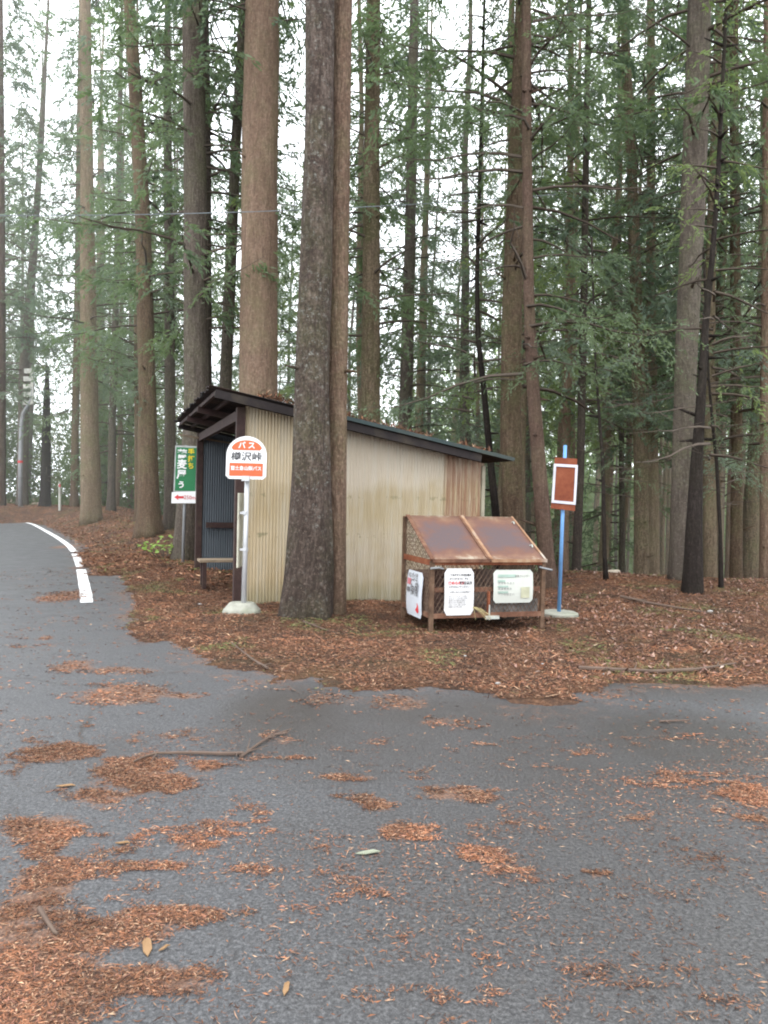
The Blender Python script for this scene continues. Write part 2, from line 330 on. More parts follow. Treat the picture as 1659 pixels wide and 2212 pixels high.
# painted edge line
lineD = [(58,1129),(72,1133),(88,1141),(104,1150),(120,1159),(137,1170),(150,1180),(160,1192),(167,1206),(173,1222),(177,1240),(181,1260),(185,1280),(187,1302)]
lp = [G(*p) for p in lineD]; pts = []
for i in range(len(lp)-1):
    for k in range(6): pts.append(lp[i].lerp(lp[i+1], k/6))
pts.append(lp[-1]); mb = MB(); Ls = []
for i, p in enumerate(pts):
    d = (pts[min(i+2, len(pts)-1)] - pts[max(i-2, 0)]).normalized(); n = Vector((d.y, -d.x, 0))
    w = 0.078*(1+0.10*(random.random()-0.5)); Ls.append((p-n*w+Vector((0,0,0.004)), p+n*w+Vector((0,0,0.004))))
for i in range(len(Ls)-1):
    if i/6 > 6.9 and i/6 < 7.3 or 9.0 < i/6 < 9.5: continue
    mb.face([Ls[i][0], Ls[i][1], Ls[i+1][1], Ls[i+1][0]])
t = NT('road_paint', 0.7); v = t.coord(); n = t.noise(v, 22, 5, 0.75)
t.color(t.mix(t.ramp(n, [(0.34, 0.0), (0.44, 1.0)]), (0.22,0.22,0.22), (0.80,0.80,0.80)))
tag(mb.build('edge_line', t.m), kind='structure')

# ------------------------------------------------------------------ litter pieces
def hue_mat(name):
    t = NT(name, 0.9, 0.15); t.color(t.attr('tint', 'Color')); return t.m
PIECE = hue_mat('dry_needle_pieces')
PAL = np.array([(0.20,0.092,0.052),(0.27,0.13,0.074),(0.12,0.065,0.046),(0.31,0.19,0.125),(0.07,0.042,0.032),(0.42,0.28,0.18),(0.24,0.12,0.085)])
PALN = np.array([.22,.20,.20,.11,.17,.04,.06])
K0C = (G(1040,1330).x, G(1040,1330).y-.0)
EXC = [(G(1207,1333).x, G(1207,1333).y, .25), (G(525,1335).x, G(525,1335).y, .20), (K0C[0], K0C[1], .44)]
def pieces(name, x, y, z, L, Wd, label, cat, palp=PALN, tilt=0.25, pal=PAL, seed=1):
    if name in ('forest_litter', 'dead_leaves'):
        k = np.ones(len(x), bool)
        for (ex, ey, er) in EXC: k &= np.hypot(x-ex, y-ey) > er
        x, y, z, L, Wd = x[k], y[k], z[k], L[k], Wd[k]
    r = np.random.default_rng(seed); n = len(x); th = r.uniform(0, math.pi*2, n); ti = r.normal(0, tilt, n); rl = r.normal(0, 0.5, n)
    dx = np.cos(th)*np.cos(ti); dy = np.sin(th)*np.cos(ti); dz = np.sin(ti)
    sx = -np.sin(th)*np.cos(rl); sy = np.cos(th)*np.cos(rl); sz = np.sin(rl)
    c = np.stack([x, y, z + np.abs(dz)*L/2 + 0.003 + r.uniform(0, 0.003 if name == 'needle_litter' else 0.012, n)], 1); d = np.stack([dx,dy,dz],1)*(L/2)[:,None]; s = np.stack([sx,sy,sz],1)*(Wd/2)[:,None]
    bend = r.uniform(-0.6, 0.6, n)[:,None]*s*2
    V = np.stack([c-d, c-s+bend, c+d, c+s+bend], 1).reshape(-1, 3); F = np.arange(4*n).reshape(n, 4)
    me = np_mesh(name, V, F, [PIECE]); ci = r.choice(len(pal), n, p=palp); col = pal[ci]*r.uniform(0.65, 1.3, (n,1))
    if name in ('forest_litter', 'bank_litter', 'needle_litter'):
        q = vnoise(x, y, 1.9, 51)[:,None]*.6+vnoise(x, y, 6, 52)[:,None]*.4; g_ = (sm((vnoise(x, y, 2.1, 53)*.7+vnoise(x, y, 7, 54)*.3-.66)/.12)*(r.random(n) < .5))[:,None]
        col = col*(0.55+0.95*q)*np.array([1.0,1.0,1.0])+col*np.clip(q-.5, 0, 1)*np.array([.5,.12,-.1])
        if name != 'needle_litter': col = col*(1-g_)+np.array([.16,.18,.07])*g_
    col = np.concatenate([col, np.ones((n,1))], 1); col = np.repeat(col, 4, 0)
    at = me.color_attributes.new('tint', 'FLOAT_COLOR', 'POINT'); at.data.foreach_set('color', col.astype(np.float32).ravel())
    o = link(name, me); tag(o, label, cat, kind='stuff'); return o
# on asphalt
def sample_patch(n, x0, x1, y0, y1, seed):
    r = np.random.default_rng(seed); x = r.uniform(x0, x1, n); y = r.uniform(y0, y1, n)
    f = pfield(x, y) + (vnoise(x+y*.3, y*2.0, 3.5, 11)-0.5)*1.0 + (vnoise(x, y*1.8, 13, 12)-0.5)*0.9; s = sdist(x, y)
    k = ((r.random(n) < np.clip((f-0.15)/0.75, 0, 1)**2.2*0.8) | (r.random(n) < 0.016*(0.25+2*(vnoise(x, y, 2.2, 14) > .55)))) & (s < -0.02); return x[k], y[k]
X1, Y1 = sample_patch(900000, -2.6, 3.2, 1.9, 4.6, 21)
r_ = np.random.default_rng(5)
L1 = r_.uniform(0.008, 0.030, len(X1))*(1+.8*(r_.random(len(X1))>.93)); W1 = r_.uniform(0.0018, 0.0050, len(X1))
X2, Y2 = sample_patch(420000, -6.5, 6.0, 4.6, 14, 22)
L2 = r_.uniform(0.018, 0.055, len(X2)); W2 = r_.uniform(0.004, 0.010, len(X2))
pieces('needle_litter', np.r_[X1, X2], np.r_[Y1, Y2], np.zeros(len(X1)+len(X2)), np.r_[L1, L2], np.r_[W1, W2],
       'rust brown fallen cedar needles lying in drifts on the grey asphalt', 'needle litter', seed=3, tilt=0.06)
# on the forest floor
n = 560000; x = r_.uniform(-7.5, 9.0, n); y = 5.4 + (r_.random(n)**1.2)*12; s = sdist(x, y); k = ((s > -0.10) | (r_.random(len(x)) < .55*np.exp((s+.1)/.45)*(.3+1.2*vnoise(x, y, 3.1, 61)))) & (vnoise(x, y, 1.6, 9) > 0.0 + 0.18*r_.random(n)) & (abs(x) < y*0.6+1.0); x = x[k]; y = y[k]
n = len(x); pieces('forest_litter', x, y, height(x, y), r_.uniform(0.015, 0.055, n)*(1+1.8*(r_.random(n)>.96)), r_.uniform(0.0035, 0.009, n),
       'loose brown needles and twigs carpeting the ground under the trees', 'needle litter', seed=4, tilt=0.22)
n = 110000; x = r_.uniform(-24, -1, n); y = 12 + 29*r_.random(n); s = sdist(x, y); k = (s > -0.15); x = x[k]; y = y[k]; n = len(x)
pieces('bank_litter', x, y, height(x, y), r_.uniform(0.04, 0.13, n), r_.uniform(0.012, 0.028, n), 'reddish needle litter covering the bank between road and shelter', 'needle litter', seed=6, tilt=0.3)
# dead broad leaves on the right
PAL2 = np.array([(0.25,0.15,0.12),(0.18,0.10,0.08),(0.33,0.22,0.17),(0.10,0.06,0.045),(0.42,0.32,0.27)])
n = 11000; x = r_.uniform(0.4, 9.5, n); y = 6.0+r_.random(n)*8.5; s = sdist(x, y); k = (s > 0.15) & (vnoise(x, y, 1.1, 13) > 0.35) & (r_.random(n) < np.clip((x-0.2)/2.5, 0.12, 1)); x = x[k]; y = y[k]; n = len(x)
pieces('dead_leaves', x, y, height(x, y), r_.uniform(0.03, 0.07, n), r_.uniform(0.013, 0.034, n), 'pinkish brown dead leaves scattered over the ground right of the rusty cage', 'fallen leaves',
       palp=[.3,.3,.15,.2,.05], pal=PAL2, tilt=0.5, seed=8)

# ------------------------------------------------------------------ crowns
def crown_mesh(name, H, z0, rmax, nb, seed, leaf=(0.11, 0.022), per=9, sub=9, dead=0.15, droop=0.35, mat=None, top_r=0.25, ltaper=0.8, sp=1.0):
    r = np.random.default_rng(seed); mb = MB(); B=[]; D=[]; S=[]; LL=[]
    for i in range(nb):
        u = (i + r.random())/nb; z = z0 + (H-z0)*u; Lb = (rmax*(1-u)**ltaper + top_r)*r.uniform(0.55, 1.15); az = r.uniform(0, 2*math.pi)
        isdead = r.random() < dead*(1.6-1.6*u)
        up_ = r.uniform(0.0, 0.45); cur = Vector((0, 0, z)); a = Vector((math.cos(az), math.sin(az), up_)).normalized(); pts = [cur.copy()]; nseg = 5
        for k in range(nseg):
            a = (a + Vector((r.normal(0, .10), r.normal(0, .10), -droop*0.35 + (0.22*droop*k if k > 2 else 0)))).normalized(); cur = cur + a*(Lb/nseg); pts.append(cur.copy())
        r0 = 0.010+0.010*Lb; mb.tube(pts, [r0*(1-k/(nseg+0.5)) for k in range(nseg+1)], 3, cap=False)
        if isdead:
            for q in range(int(3*Lb)):
                tt = r.uniform(0.3, 1)*nseg; k = min(int(tt), nseg-1); p = pts[k].lerp(pts[k+1], tt-k)
                dv = Vector((r.normal(), r.normal(), r.normal()*.6-.2)).normalized()*r.uniform(.15, .45); mb.tube([p, p+dv], [0.005, 0.002], 3, cap=False)
            continue
        ns = max(3, int(per*Lb))
        for q in range(ns):
            tt = (0.18+0.82*(q+r.random())/ns)*nseg; k = min(int(tt), nseg-1); p = pts[k].lerp(pts[k+1], tt-k); ax = (pts[k+1]-pts[k]).normalized()
            side = ax.cross(Vector((0,0,1))).normalized()*(1 if r.random() < .5 else -1)
            sd = (ax*r.uniform(.1,.9) + side*r.uniform(.4,1.1) + Vector((0,0,r.normal(-0.35,.3)))).normalized()
            sl = sp*r.uniform(.25, .6)*(0.5+0.25*Lb)
            pn = sd.cross(Vector((r.normal(0,.35), r.normal(0,.35), 1))).normalized()
            m_ = sub; fr = (np.arange(m_)+r.random(m_)*0.6)/m_
            sgn = r.uniform(-1.2, 1.2, m_)
            base = np.array(p)[None]+np.array(sd)[None]*(fr*sl)[:,None] + np.array([0,0,-0.30*sl])[None]*(fr**2)[:,None] + np.array(pn)[None]*(r.normal(0,1,m_)*0.10*sl*(1.1-fr))[:,None] + np.array([0,0,1.0])[None]*(r.normal(0,1,m_)*0.035*sl)[:,None]
            ld = np.array(sd)[None]*0.75 + np.array(pn)[None]*(sgn*r.uniform(.5,1.0,m_))[:,None] + r.normal(0,.22,(m_,3)); ld[:,2] -= 0.25
            ld /= np.linalg.norm(ld, axis=1)[:,None]
            B.append(base); D.append(ld); LL.append(leaf[0]*r.uniform(.6,1.5,m_)*(1.15-0.4*fr)); 
    B = np.concatenate(B); D = np.concatenate(D); LL = np.concatenate(LL); n = len(B)
    sv = np.cross(D, r.normal(0,1,(n,3))+np.array([0,0,1.5])); sv /= np.linalg.norm(sv,axis=1)[:,None]
    w = leaf[1]*r.uniform(.6,1.4,n)
    mid = B + D*(LL*0.5)[:,None]
    LV = np.stack([B, mid-sv*w[:,None], B+D*LL[:,None], mid+sv*w[:,None]], 1).reshape(-1,3)
    TV = np.array(mb.v).reshape(-1,3); TF = np.array(mb.f)
    V = np.concatenate([TV, LV]); F = np.concatenate([TF, np.arange(4*n).reshape(n,4)+len(TV)])
    mi = np.concatenate([np.zeros(len(TF)), np.ones(n)]); return np_mesh(name, V, F, [TWIG, mat or LEAF], mi)
CR = {
 'high1': crown_mesh('crown', 22, 8.5, 2.4, 85, 1, leaf=(0.14,0.021), mat=LEAF2, per=5, sub=26, sp=1.5),
 'high2': crown_mesh('crown', 23, 7.0, 2.7, 95, 2, leaf=(0.14,0.021), mat=LEAF, per=5, sub=26, sp=1.5),
 'mid1': crown_mesh('crown', 19, 4.0, 2.3, 84, 3, leaf=(0.14,0.021), mat=LEAF2, per=5, sub=26, sp=1.5),
 'mid2': crown_mesh('crown', 20, 4.5, 2.6, 86, 4, leaf=(0.14,0.021), mat=LEAF, per=5, sub=26, sp=1.5),
 'low1': crown_mesh('crown', 15, 1.8, 2.3, 76, 5, leaf=(0.13,0.020), mat=LEAF, droop=.5, per=5, sub=24, sp=1.4),
 'low2': crown_mesh('crown', 13, 1.4, 2.0, 72, 6, leaf=(0.13,0.020), mat=LEAF3, droop=.5, per=5, sub=24, sp=1.4),
 'near1': crown_mesh('crown', 16, 3.1, 2.6, 70, 7, leaf=(0.075,0.0095), per=7, sub=44, mat=LEAF, dead=.28, droop=.5, sp=1.5),
 'near2': crown_mesh('crown', 15, 2.6, 2.4, 62, 8, leaf=(0.075,0.0095), per=7, sub=44, mat=LEAF2, dead=.32, droop=.6, sp=1.5),
 'sap1': crown_mesh('crown', 10, 1.6, 1.5, 60, 9, leaf=(0.075,0.010), per=5, sub=22, mat=LEAF3, dead=.55, droop=.3, top_r=.15, sp=1.2),
 'sap2': crown_mesh('crown', 9, 2.2, 1.3, 50, 10, leaf=(0.075,0.010), per=5, sub=22, mat=LEAF, dead=.5, droop=.3, top_r=.15, sp=1.2),
 'sparse': crown_mesh('crown', 22, 5.5, 1.5, 44, 11, leaf=(0.14,0.021), mat=LEAF3, dead=.5, per=5, sub=22, sp=1.4),
 'dead': crown_mesh('crown', 9, 1.0, 1.6, 80, 12, leaf=(0.14,0.022), per=3, mat=LEAF3, dead=.6, droop=.5),
}
def trunk_mb(pts, rad, n=12, bumpy=0.06, flare=0.5, seed=0, stubs=0):
    """pts world centre points from base up; resampled every 0.25 m"""
    r = random.Random(seed); P2 = []; R2 = []
    for i in range(len(pts)-1):
        L = (pts[i+1]-pts[i]).length; k = max(1, int(L/0.28))
        for j in range(k): P2.append(pts[i].lerp(pts[i+1], j/k)); R2.append(rad[i]+(rad[i+1]-rad[i])*j/k)
    P2.append(pts[-1]); R2.append(rad[-1]); z0 = pts[0].z+0.15; ph = r.uniform(0, 6)
    def wob(i, th, p):
        hgt_ = p.z - z0; fl = flare*math.exp(-max(hgt_, 0)/0.35)*(0.55+0.45*math.cos(th*4+ph+0.6*math.sin(th*3)))
        q = Vector((math.cos(th)*1.6, math.sin(th)*1.6, p.z*0.45))+Vector((seed, 0, 0)); q2 = Vector((math.cos(th)*4.5, math.sin(th)*4.5, p.z*1.3))+Vector((seed, 5, 0))
        return 1+fl+bumpy*mnoise.noise(q)+bumpy*0.7*mnoise.noise(q2)
    mb = MB(); mb.tube(P2, R2, n, wob=wob)
    for k in range(stubs):
        i = r.randrange(4, len(P2)-1); a = r.uniform(0, 6.28); d = Vector((math.cos(a), math.sin(a), r.uniform(-.2, .4))); p = P2[i]; L = r.uniform(.05, .3)
        mb.tube([p+d*R2[i]*.8, p+d*(R2[i]+L)], [0.030, 0.008], 5)
    return mb
TREEGROUP = 'conifers of the plantation'
def tree(path, Y, bk, crown, label, H=21, name='conifer_tree', n=14, bumpy=0.06, flare=0.5, crot=None, cs=1.0, stubs=10, base=None, czoff=0.0, seed=None, cat='conifer tree'):
    """path: (x, y, width) survey pixels from the base up, at depth Y; the trunk is continued to height H"""
    seed = seed if seed is not None else random.randrange(9999)
    b = P(path[0][0], path[0][1], Y); zg = hgt(b.x, b.y)
    pts = [P(x, y, Y) for x, y, w in path]; rad = [w*Y/FPX/2 for x, y, w in path]
    # extend down to the ground
    if pts[0].z > zg - 0.1:
        d = (pts[1]-pts[0]); k = (pts[0].z-(zg-0.15))/max(d.z, .1); pts.insert(0, pts[0]-d*k); rad.insert(0, rad[0]*(1+0.03*k))
    else: pts[0].z = zg-0.15
    top = pts[-1]; d = (pts[-1]-pts[-2]); d = Vector((d.x/d.z*0.6, d.y/d.z, 1)); H_ = zg+H
    if top.z < H_ - 1:
        rr = rad[-1]
        for q in (0.33, 0.66, 1.0): pts.append(top+d*((H_-top.z)*q)); rad.append(rr*(1-q)+0.02*q)
    root = empty(name, (pts[0].x, pts[0].y, zg), label, cat)
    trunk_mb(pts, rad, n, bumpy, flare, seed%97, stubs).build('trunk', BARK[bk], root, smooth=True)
    if crown:
        c = link('crown', CR[crown], root); c.rotation_euler = (0, 0, crot if crot is not None else random.uniform(0, 6.28)); c.scale = (cs, cs, cs)
        zz = zg + CR[crown].vertices[0].co.z*0 + 6
        # centre the crown on the trunk near 6 m up
        for i in range(len(pts)-1):
            if pts[i].z <= zz <= pts[i+1].z:
                q = pts[i].lerp(pts[i+1], (zz-pts[i].z)/(pts[i+1].z-pts[i].z)); c.location = (q.x-pts[0].x, q.y-pts[0].y, czoff)
    return root

# foreground pair
tree([(664,1322,100),(668,1220,97),(672,1110,88),(674,1000,81),(676,800,73),(682,600,70),(686,400,66),(690,200,62),(691,0,60)], 8.75, 'lichen', 'high2',
     'thick dark lichen-spotted trunk in front of the corrugated shelter wall', n=56, bumpy=0.13, flare=0.46, H=24, stubs=4, czoff=2.5, seed=11)
tree([(724,1322,46),(725,1100,46),(727,800,46),(733,400,44),(738,100,42),(741,0,40)], 8.98, 'red', 'high1', 'reddish brown trunk growing tight against the right side of the dark lichened trunk',
     n=28, flare=0.1, H=22, stubs=3, czoff=2.5, seed=5)
tree([(555,1290,92),(556,1100,88),(558,860,85),(560,600,80),(562,300,76),(566,0,72)], 14.6, 'red', 'high1', 'thick reddish trunk rising behind the high end of the shelter roof', n=28, H=25, flare=.3, seed=23, czoff=1.5, stubs=10)
tree([(400,1200,54),(418,1000,54),(424,850,52),(422,600,50),(421,300,48),(417,0,46)], 15.6, 'grey', 'mid2', 'grey brown trunk behind the green sign and the shelter roof corner', n=22, flare=.2, seed=31, stubs=14, H=24)
tree([(444,1150,24),(446,850,24),(444,400,24),(440,0,22)], 17.5, 'dark', 'high1', 'dark slender trunk hugging the right side of the grey brown trunk above the shelter', n=14, seed=3)
tree([(487,1120,26),(487,840,27),(497,600,25),(510,300,22),(528,0,20)], 17.0, 'grey', 'sparse', 'slim trunk leaning right between the two thick trunks above the roof corner', n=14, seed=4, stubs=16)
tree([(322,1145,50),(320,1050,44),(318,850,38),(310,500,32),(296,250,28),(279,0,24)], 21.0, 'brown', 'mid2', 'brown trunk leaning left, standing on the litter bank above the low leafy plant', n=18, flare=.5, seed=6, H=24, cs=1.15)
tree([(197,1112,44),(193,900,38),(190,600,32),(187,300,26),(184,0,22)], 29.0, 'tan', 'mid1', 'pale pinkish tan trunk standing right behind the far end of the white road line', n=16, flare=.4, seed=8, H=27, cs=1.35)
tree([(98,1100,22),(100,950,19),(101,850,13),(102,790,6)], 36.8, 'black', 'dead', 'short dark tree bristling with dead twigs near the kinked grey pole', n=10, H=7.6, seed=9, name='dead_conifer', cs=.75)
tree([(3,1098,18),(3,800,18),(2,400,15),(1,100,12)], 36.5, 'umber', 'mid1', 'purplish dark trunk cut by the left edge of the view', n=12, seed=12, H=31, cs=1.35)
tree([(48,1100,24),(52,800,22),(72,550,16),(90,300,11)], 38.5, 'grey', 'mid2', 'thin grey trunk leaning right behind the kinked grey pole', n=10, seed=13, H=28, cs=1.35)
tree([(160,1103,17),(163,900,16),(168,600,14),(170,300,10)], 37.0, 'brown', 'mid1', 'narrow brown trunk just left of the pale pinkish tan trunk', n=10, seed=14, H=30, cs=1.25)
tree([(240,1112,18),(243,900,16),(252,600,14),(258,300,12)], 34.0, 'grey', 'low1', 'narrow greyish trunk midway between the pale tan trunk and the leaning brown trunk', n=10, seed=15, H=27, cs=1.4)
tree([(299,1128,17),(298,900,16),(296,700,14)], 27.0, 'brown', 'mid2', 'thin brown trunk just behind the left side of the leaning brown trunk', n=10, seed=16)
tree([(367,1160,26),(368,900,24),(366,600,21),(362,300,18)], 22.0, 'grey', 'mid1', 'grey trunk between the leaning brown trunk and the green sign', n=12, seed=17)
tree([(800,1200,42),(800,920,42),(801,600,38),(803,300,34),(807,0,30)], 17.0, 'tan', 'mid2', 'yellowish tan trunk with mossy blotches behind the middle of the shelter roof', n=20, seed=18, H=23, stubs=8)
tree([(870,1200,30),(875,930,29),(884,600,25),(890,300,22),(895,0,19)], 21.0, 'grey', 'mid1', 'grey trunk behind the roof, second to the right of the reddish foreground trunk', n=14, seed=19)
tree([(900,1200,17),(905,930,17),(915,600,15),(925,300,12)], 26.0, 'tan', 'high1', 'slender tan trunk close right of the grey trunk behind the roof', n=10, seed=20)
tree([(1074,1150,19),(1070,1100,17),(1058,980,15),(1046,850,13),(1032,720,11),(1030,600,10),(1036,400,9),(1040,250,7)], 14.0, 'black', 'sap2', 'thin dark crooked trunk beside the low end of the shelter roof', n=10, flare=.3, seed=21, H=13, name='young_conifer', cs=1.25, stubs=16)
tree([(1110,1260,46),(1107,1100,44),(1103,900,44),(1106,650,42),(1117,350,38),(1130,0,32)], 13.6, 'brown', 'high2', 'broad brown trunk behind the rusty cage, partly hidden by a darker trunk', n=22, seed=22, H=24)
tree([(1184,1262,40),(1178,1180,35),(1162,980,30),(1150,820,27),(1142,640,24),(1138,320,22),(1137,0,20)], 12.3, 'umber', 'near1', 'dark brown curved trunk rising just left of the blue sign post', n=18, flare=.35, seed=24, H=17, stubs=22, crot=2.0)
tree([(1217,1262,22),(1222,1000,18),(1228,750,17),(1232,400,15),(1234,0,12)], 19.0, 'red', 'high1', 'thin pinkish trunk seen directly behind the blue post sign', n=10, seed=25)
tree([(1243,1262,20),(1254,1000,18),(1262,600,16),(1268,200,13)], 16.5, 'dark', 'mid1', 'dark thin trunk just right of the rust brown board', n=10, seed=26)
tree([(1386,1258,32),(1384,1000,30),(1378,760,28),(1366,400,22),(1347,0,17)], 18.5, 'tan', 'mid2', 'left trunk of the close tan pair between the blue post and the big right-hand tree', n=14, seed=27, H=23)
tree([(1412,1260,26),(1410,1000,24),(1406,600,20),(1406,0,16)], 19.5, 'tan', 'mid1', 'right trunk of the close tan pair between the blue post and the big right-hand tree', n=14, seed=28, H=23)
tree([(1466,1280,40),(1474,1000,44),(1483,750,46),(1495,480,50),(1504,240,50),(1511,0,48)], 12.6, 'grey', 'high2', 'big grey brown trunk with dark foot in the right part of the forest', n=26, seed=29, H=24, stubs=12, flare=.35)
tree([(1497,1278,42),(1500,1150,36),(1505,1000,26),(1515,850,19),(1524,700,15),(1538,560,12),(1550,400,10),(1560,200,8),(1569,0,7)], 11.4, 'black', 'sap1', 'thin black curving trunk in front of the big grey brown trunk', n=12, seed=30, H=12, name='young_conifer', cs=1.15, stubs=20, flare=.2)
tree([(1558,1278,9),(1556,1150,8),(1548,1000,8),(1538,900,7),(1531,820,5)], 11.8, 'black', 'sap2', 'very thin dark sapling right of the big grey brown trunk', n=8, seed=33, H=5.2, name='young_conifer', cs=.55, stubs=5)
tree([(1310,1286,11),(1306,1200,9),(1302,1000,8),(1291,850,6),(1285,760,4)], 12.4, 'black', 'sap2', 'black stick-thin sapling in the open litter right of the blue post', n=8, seed=34, H=5.5, name='young_conifer', cs=.58, stubs=6)
tree([(1534,1262,28),(1532,1000,26),(1534,600,22),(1548,200,18)], 16.5, 'tan', 'mid1', 'pale tan trunk just beyond the big grey brown trunk on its right', n=12, seed=35)
tree([(1590,1265,26),(1592,1000,24),(1588,600,21),(1585,100,18)], 17.5, 'brown', 'near2', 'brown trunk second from the right edge among the larger trunks', n=12, seed=36, H=22, cs=1.2)
tree([(1652,1280,22),(1652,900,20),(1655,500,17),(1657,0,14)], 15.5, 'red', 'near1', 'reddish trunk cut by the right edge of the view', n=12, seed=37)
tree([(1345,1262,14),(1342,900,12),(1336,500,10)], 22.0, 'grey', 'low1', 'skinny grey trunk between the blue post and the close tan pair', n=8, seed=38)
tree([(1140,1200,14),(1138,900,13),(1135,500,11)], 24.0, 'grey', 'low1', 'skinny grey trunk glimpsed between the broad brown and dark brown curved trunks', n=8, seed=39)

# generic plantation trees: shared trunk and crown meshes
TR = []
for i, (bk, r0, H, lean) in enumerate([('tan',.15,20,.3),('grey',.17,22,-.2),('brown',.13,19,.2),('dark',.12,20,-.3),('red',.16,21,.1),('tan',.20,23,-.1),('grey',.11,18,.5),('brown',.19,23,-.4)]):
    rr = random.Random(i); pts = [Vector((0,0,-.3))]; 
    for k in range(1, 8): pts.append(Vector((lean*k/7*1.2+rr.gauss(0,.06), rr.gauss(0,.06), H*k/7)))
    mb = trunk_mb(pts, [r0*(1.08-0.98*k/7) for k in range(8)], 9, .06, .35, i+40, 14); TR.append((mb.mesh('trunk', BARK[bk], smooth=True), bk, H))
GR = [('far conifers beyond the road bend', 'distant conifer standing beyond the bend of the road on the left'),
      ('conifers behind the shelter', 'slender conifer standing some way behind the shelter'),
      ('deep forest conifers', 'slender conifer deep in the dense forest on the right')]
placed = []
def ok(x, y, dmin):
    return all((x-a)**2+(y-b)**2 > dmin*dmin for a, b in placed)
rf = random.Random(99); cnt = 0
CRZ = dict(high1=8.5, high2=7, mid1=4, mid2=4.5, sparse=5.5, low1=1.8, low2=1.4)
def put(x, y, crown, cs, g):
    global cnt
    zg = hgt(x, y); root = empty('conifer_tree', (x, y, zg), GR[g][1], 'conifer tree', GR[g][0]); placed.append((x, y)); cnt += 1
    me, bk, H = rf.choice(TR if g != 2 else TR+[TR[0], TR[0], TR[2], TR[5], TR[6]]); tk = link('trunk', me, root); s = rf.uniform(.85, 1.2); zs = (1.5, 1.25, 1.1)[g]; tk.scale = (s*(1.15, 1.05, 1)[g], s*(1.15, 1.05, 1)[g], zs); cs *= (1.2, 1.08, 1.0)[g]; tk.rotation_euler = (rf.gauss(0,.012), rf.gauss(0,.012), rf.uniform(0, 6.28))
    c = link('crown', CR[crown], root); c.scale = (cs, cs, cs); c.rotation_euler = (0, 0, rf.uniform(0, 6.28))
    if g == 2: c.location.z = max(0, 1.4+y*rf.uniform(.07, .15)-(zg+CRZ[crown]*cs))
tries = 0
while tries < 6000 and cnt < 138:
    tries += 1; y = 16 + 44*rf.random()**0.8; x = rf.uniform(-0.56*y-1, 0.56*y+2); cy = float(np.interp(x, CX, CY))
    px = W0/2 + x/y*FPX
    if y < cy+1.0: continue
    if float(sdist(np.array([x]), np.array([y]))[0]) < 1.5: continue
    if x < 0 and y < 19: continue
    # keep the bright sky gaps behind the shelter
    if 430 < px < 540 and y < 48: continue
    if 590 < px < 660 and y < 40: continue
    if 760 < px < 1080 and rf.random() < .5: continue
    if px < 430 and rf.random() < .25: continue
    if not ok(x, y, 1.35 if px > 1080 else 1.9): continue
    g = 0 if px < 430 else (1 if px < 1080 else 2)
    if g == 2: cr = rf.choice(['mid1','mid2','sparse','sparse','sparse','low2']); cs = rf.uniform(.85, 1.1)
    elif g == 0: cr = rf.choice(['mid1','mid2','low1','mid1','high2','low2']); cs = rf.uniform(.9, 1.2)
    else: cr = rf.choice(['mid1','high2','mid2','low2']); cs = rf.uniform(.85, 1.1)
    put(x, y, cr, cs, g)

# far wood as one mass
def mass(name, n, fx, label, leaf, mat, seed):
    r = np.random.default_rng(seed); x, y, z = fx(r, n); n = len(x); B = np.stack([x,y,z],1)
    D = r.normal(0,1,(n,3)); D[:,2] -= .6; D /= np.linalg.norm(D,axis=1)[:,None]; S = np.cross(D, r.normal(0,1,(n,3))); S /= np.linalg.norm(S,axis=1)[:,None]
    L = leaf[0]*r.uniform(.6,1.5,n)[:,None]; w = leaf[1]*r.uniform(.6,1.4,n)[:,None]
    V = np.stack([B, B+D*L*.5-S*w, B+D*L, B+D*L*.5+S*w],1).reshape(-1,3)
    o = link(name, np_mesh(name, V, np.arange(4*n).reshape(n,4), [mat])); tag(o, label, 'wood', kind='stuff'); return o
def fxr(r, n):
    x = r.uniform(2, 60, n); y = r.uniform(60, 72, n); clump = vnoise(x, y+x*.3, .35, 20); z = r.uniform(-10, 1, n)+ (r.random(n)**1.2)*(10+0.42*np.clip(x, 0, 45))*(.5+clump)
    return x, y, z
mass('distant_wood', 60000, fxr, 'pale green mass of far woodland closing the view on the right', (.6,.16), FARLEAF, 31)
def fxl(r, n):
    x = r.uniform(-34, 2, n); y = r.uniform(43, 54, n); clump = vnoise(x, y*.3, .35, 22)*.6+vnoise(x, y, 1.2, 23)*.4; z = -8+(r.random(n)**.85)*17*(.25+clump*1.0)
    return x, y, z
mass('distant_undergrowth', 170000, fxl, 'green foliage of far woodland below the road bend on the left', (.24,.06), leafmat('bank_foliage', (0.085,0.13,0.06), (0.15,0.20,0.09)), 32)

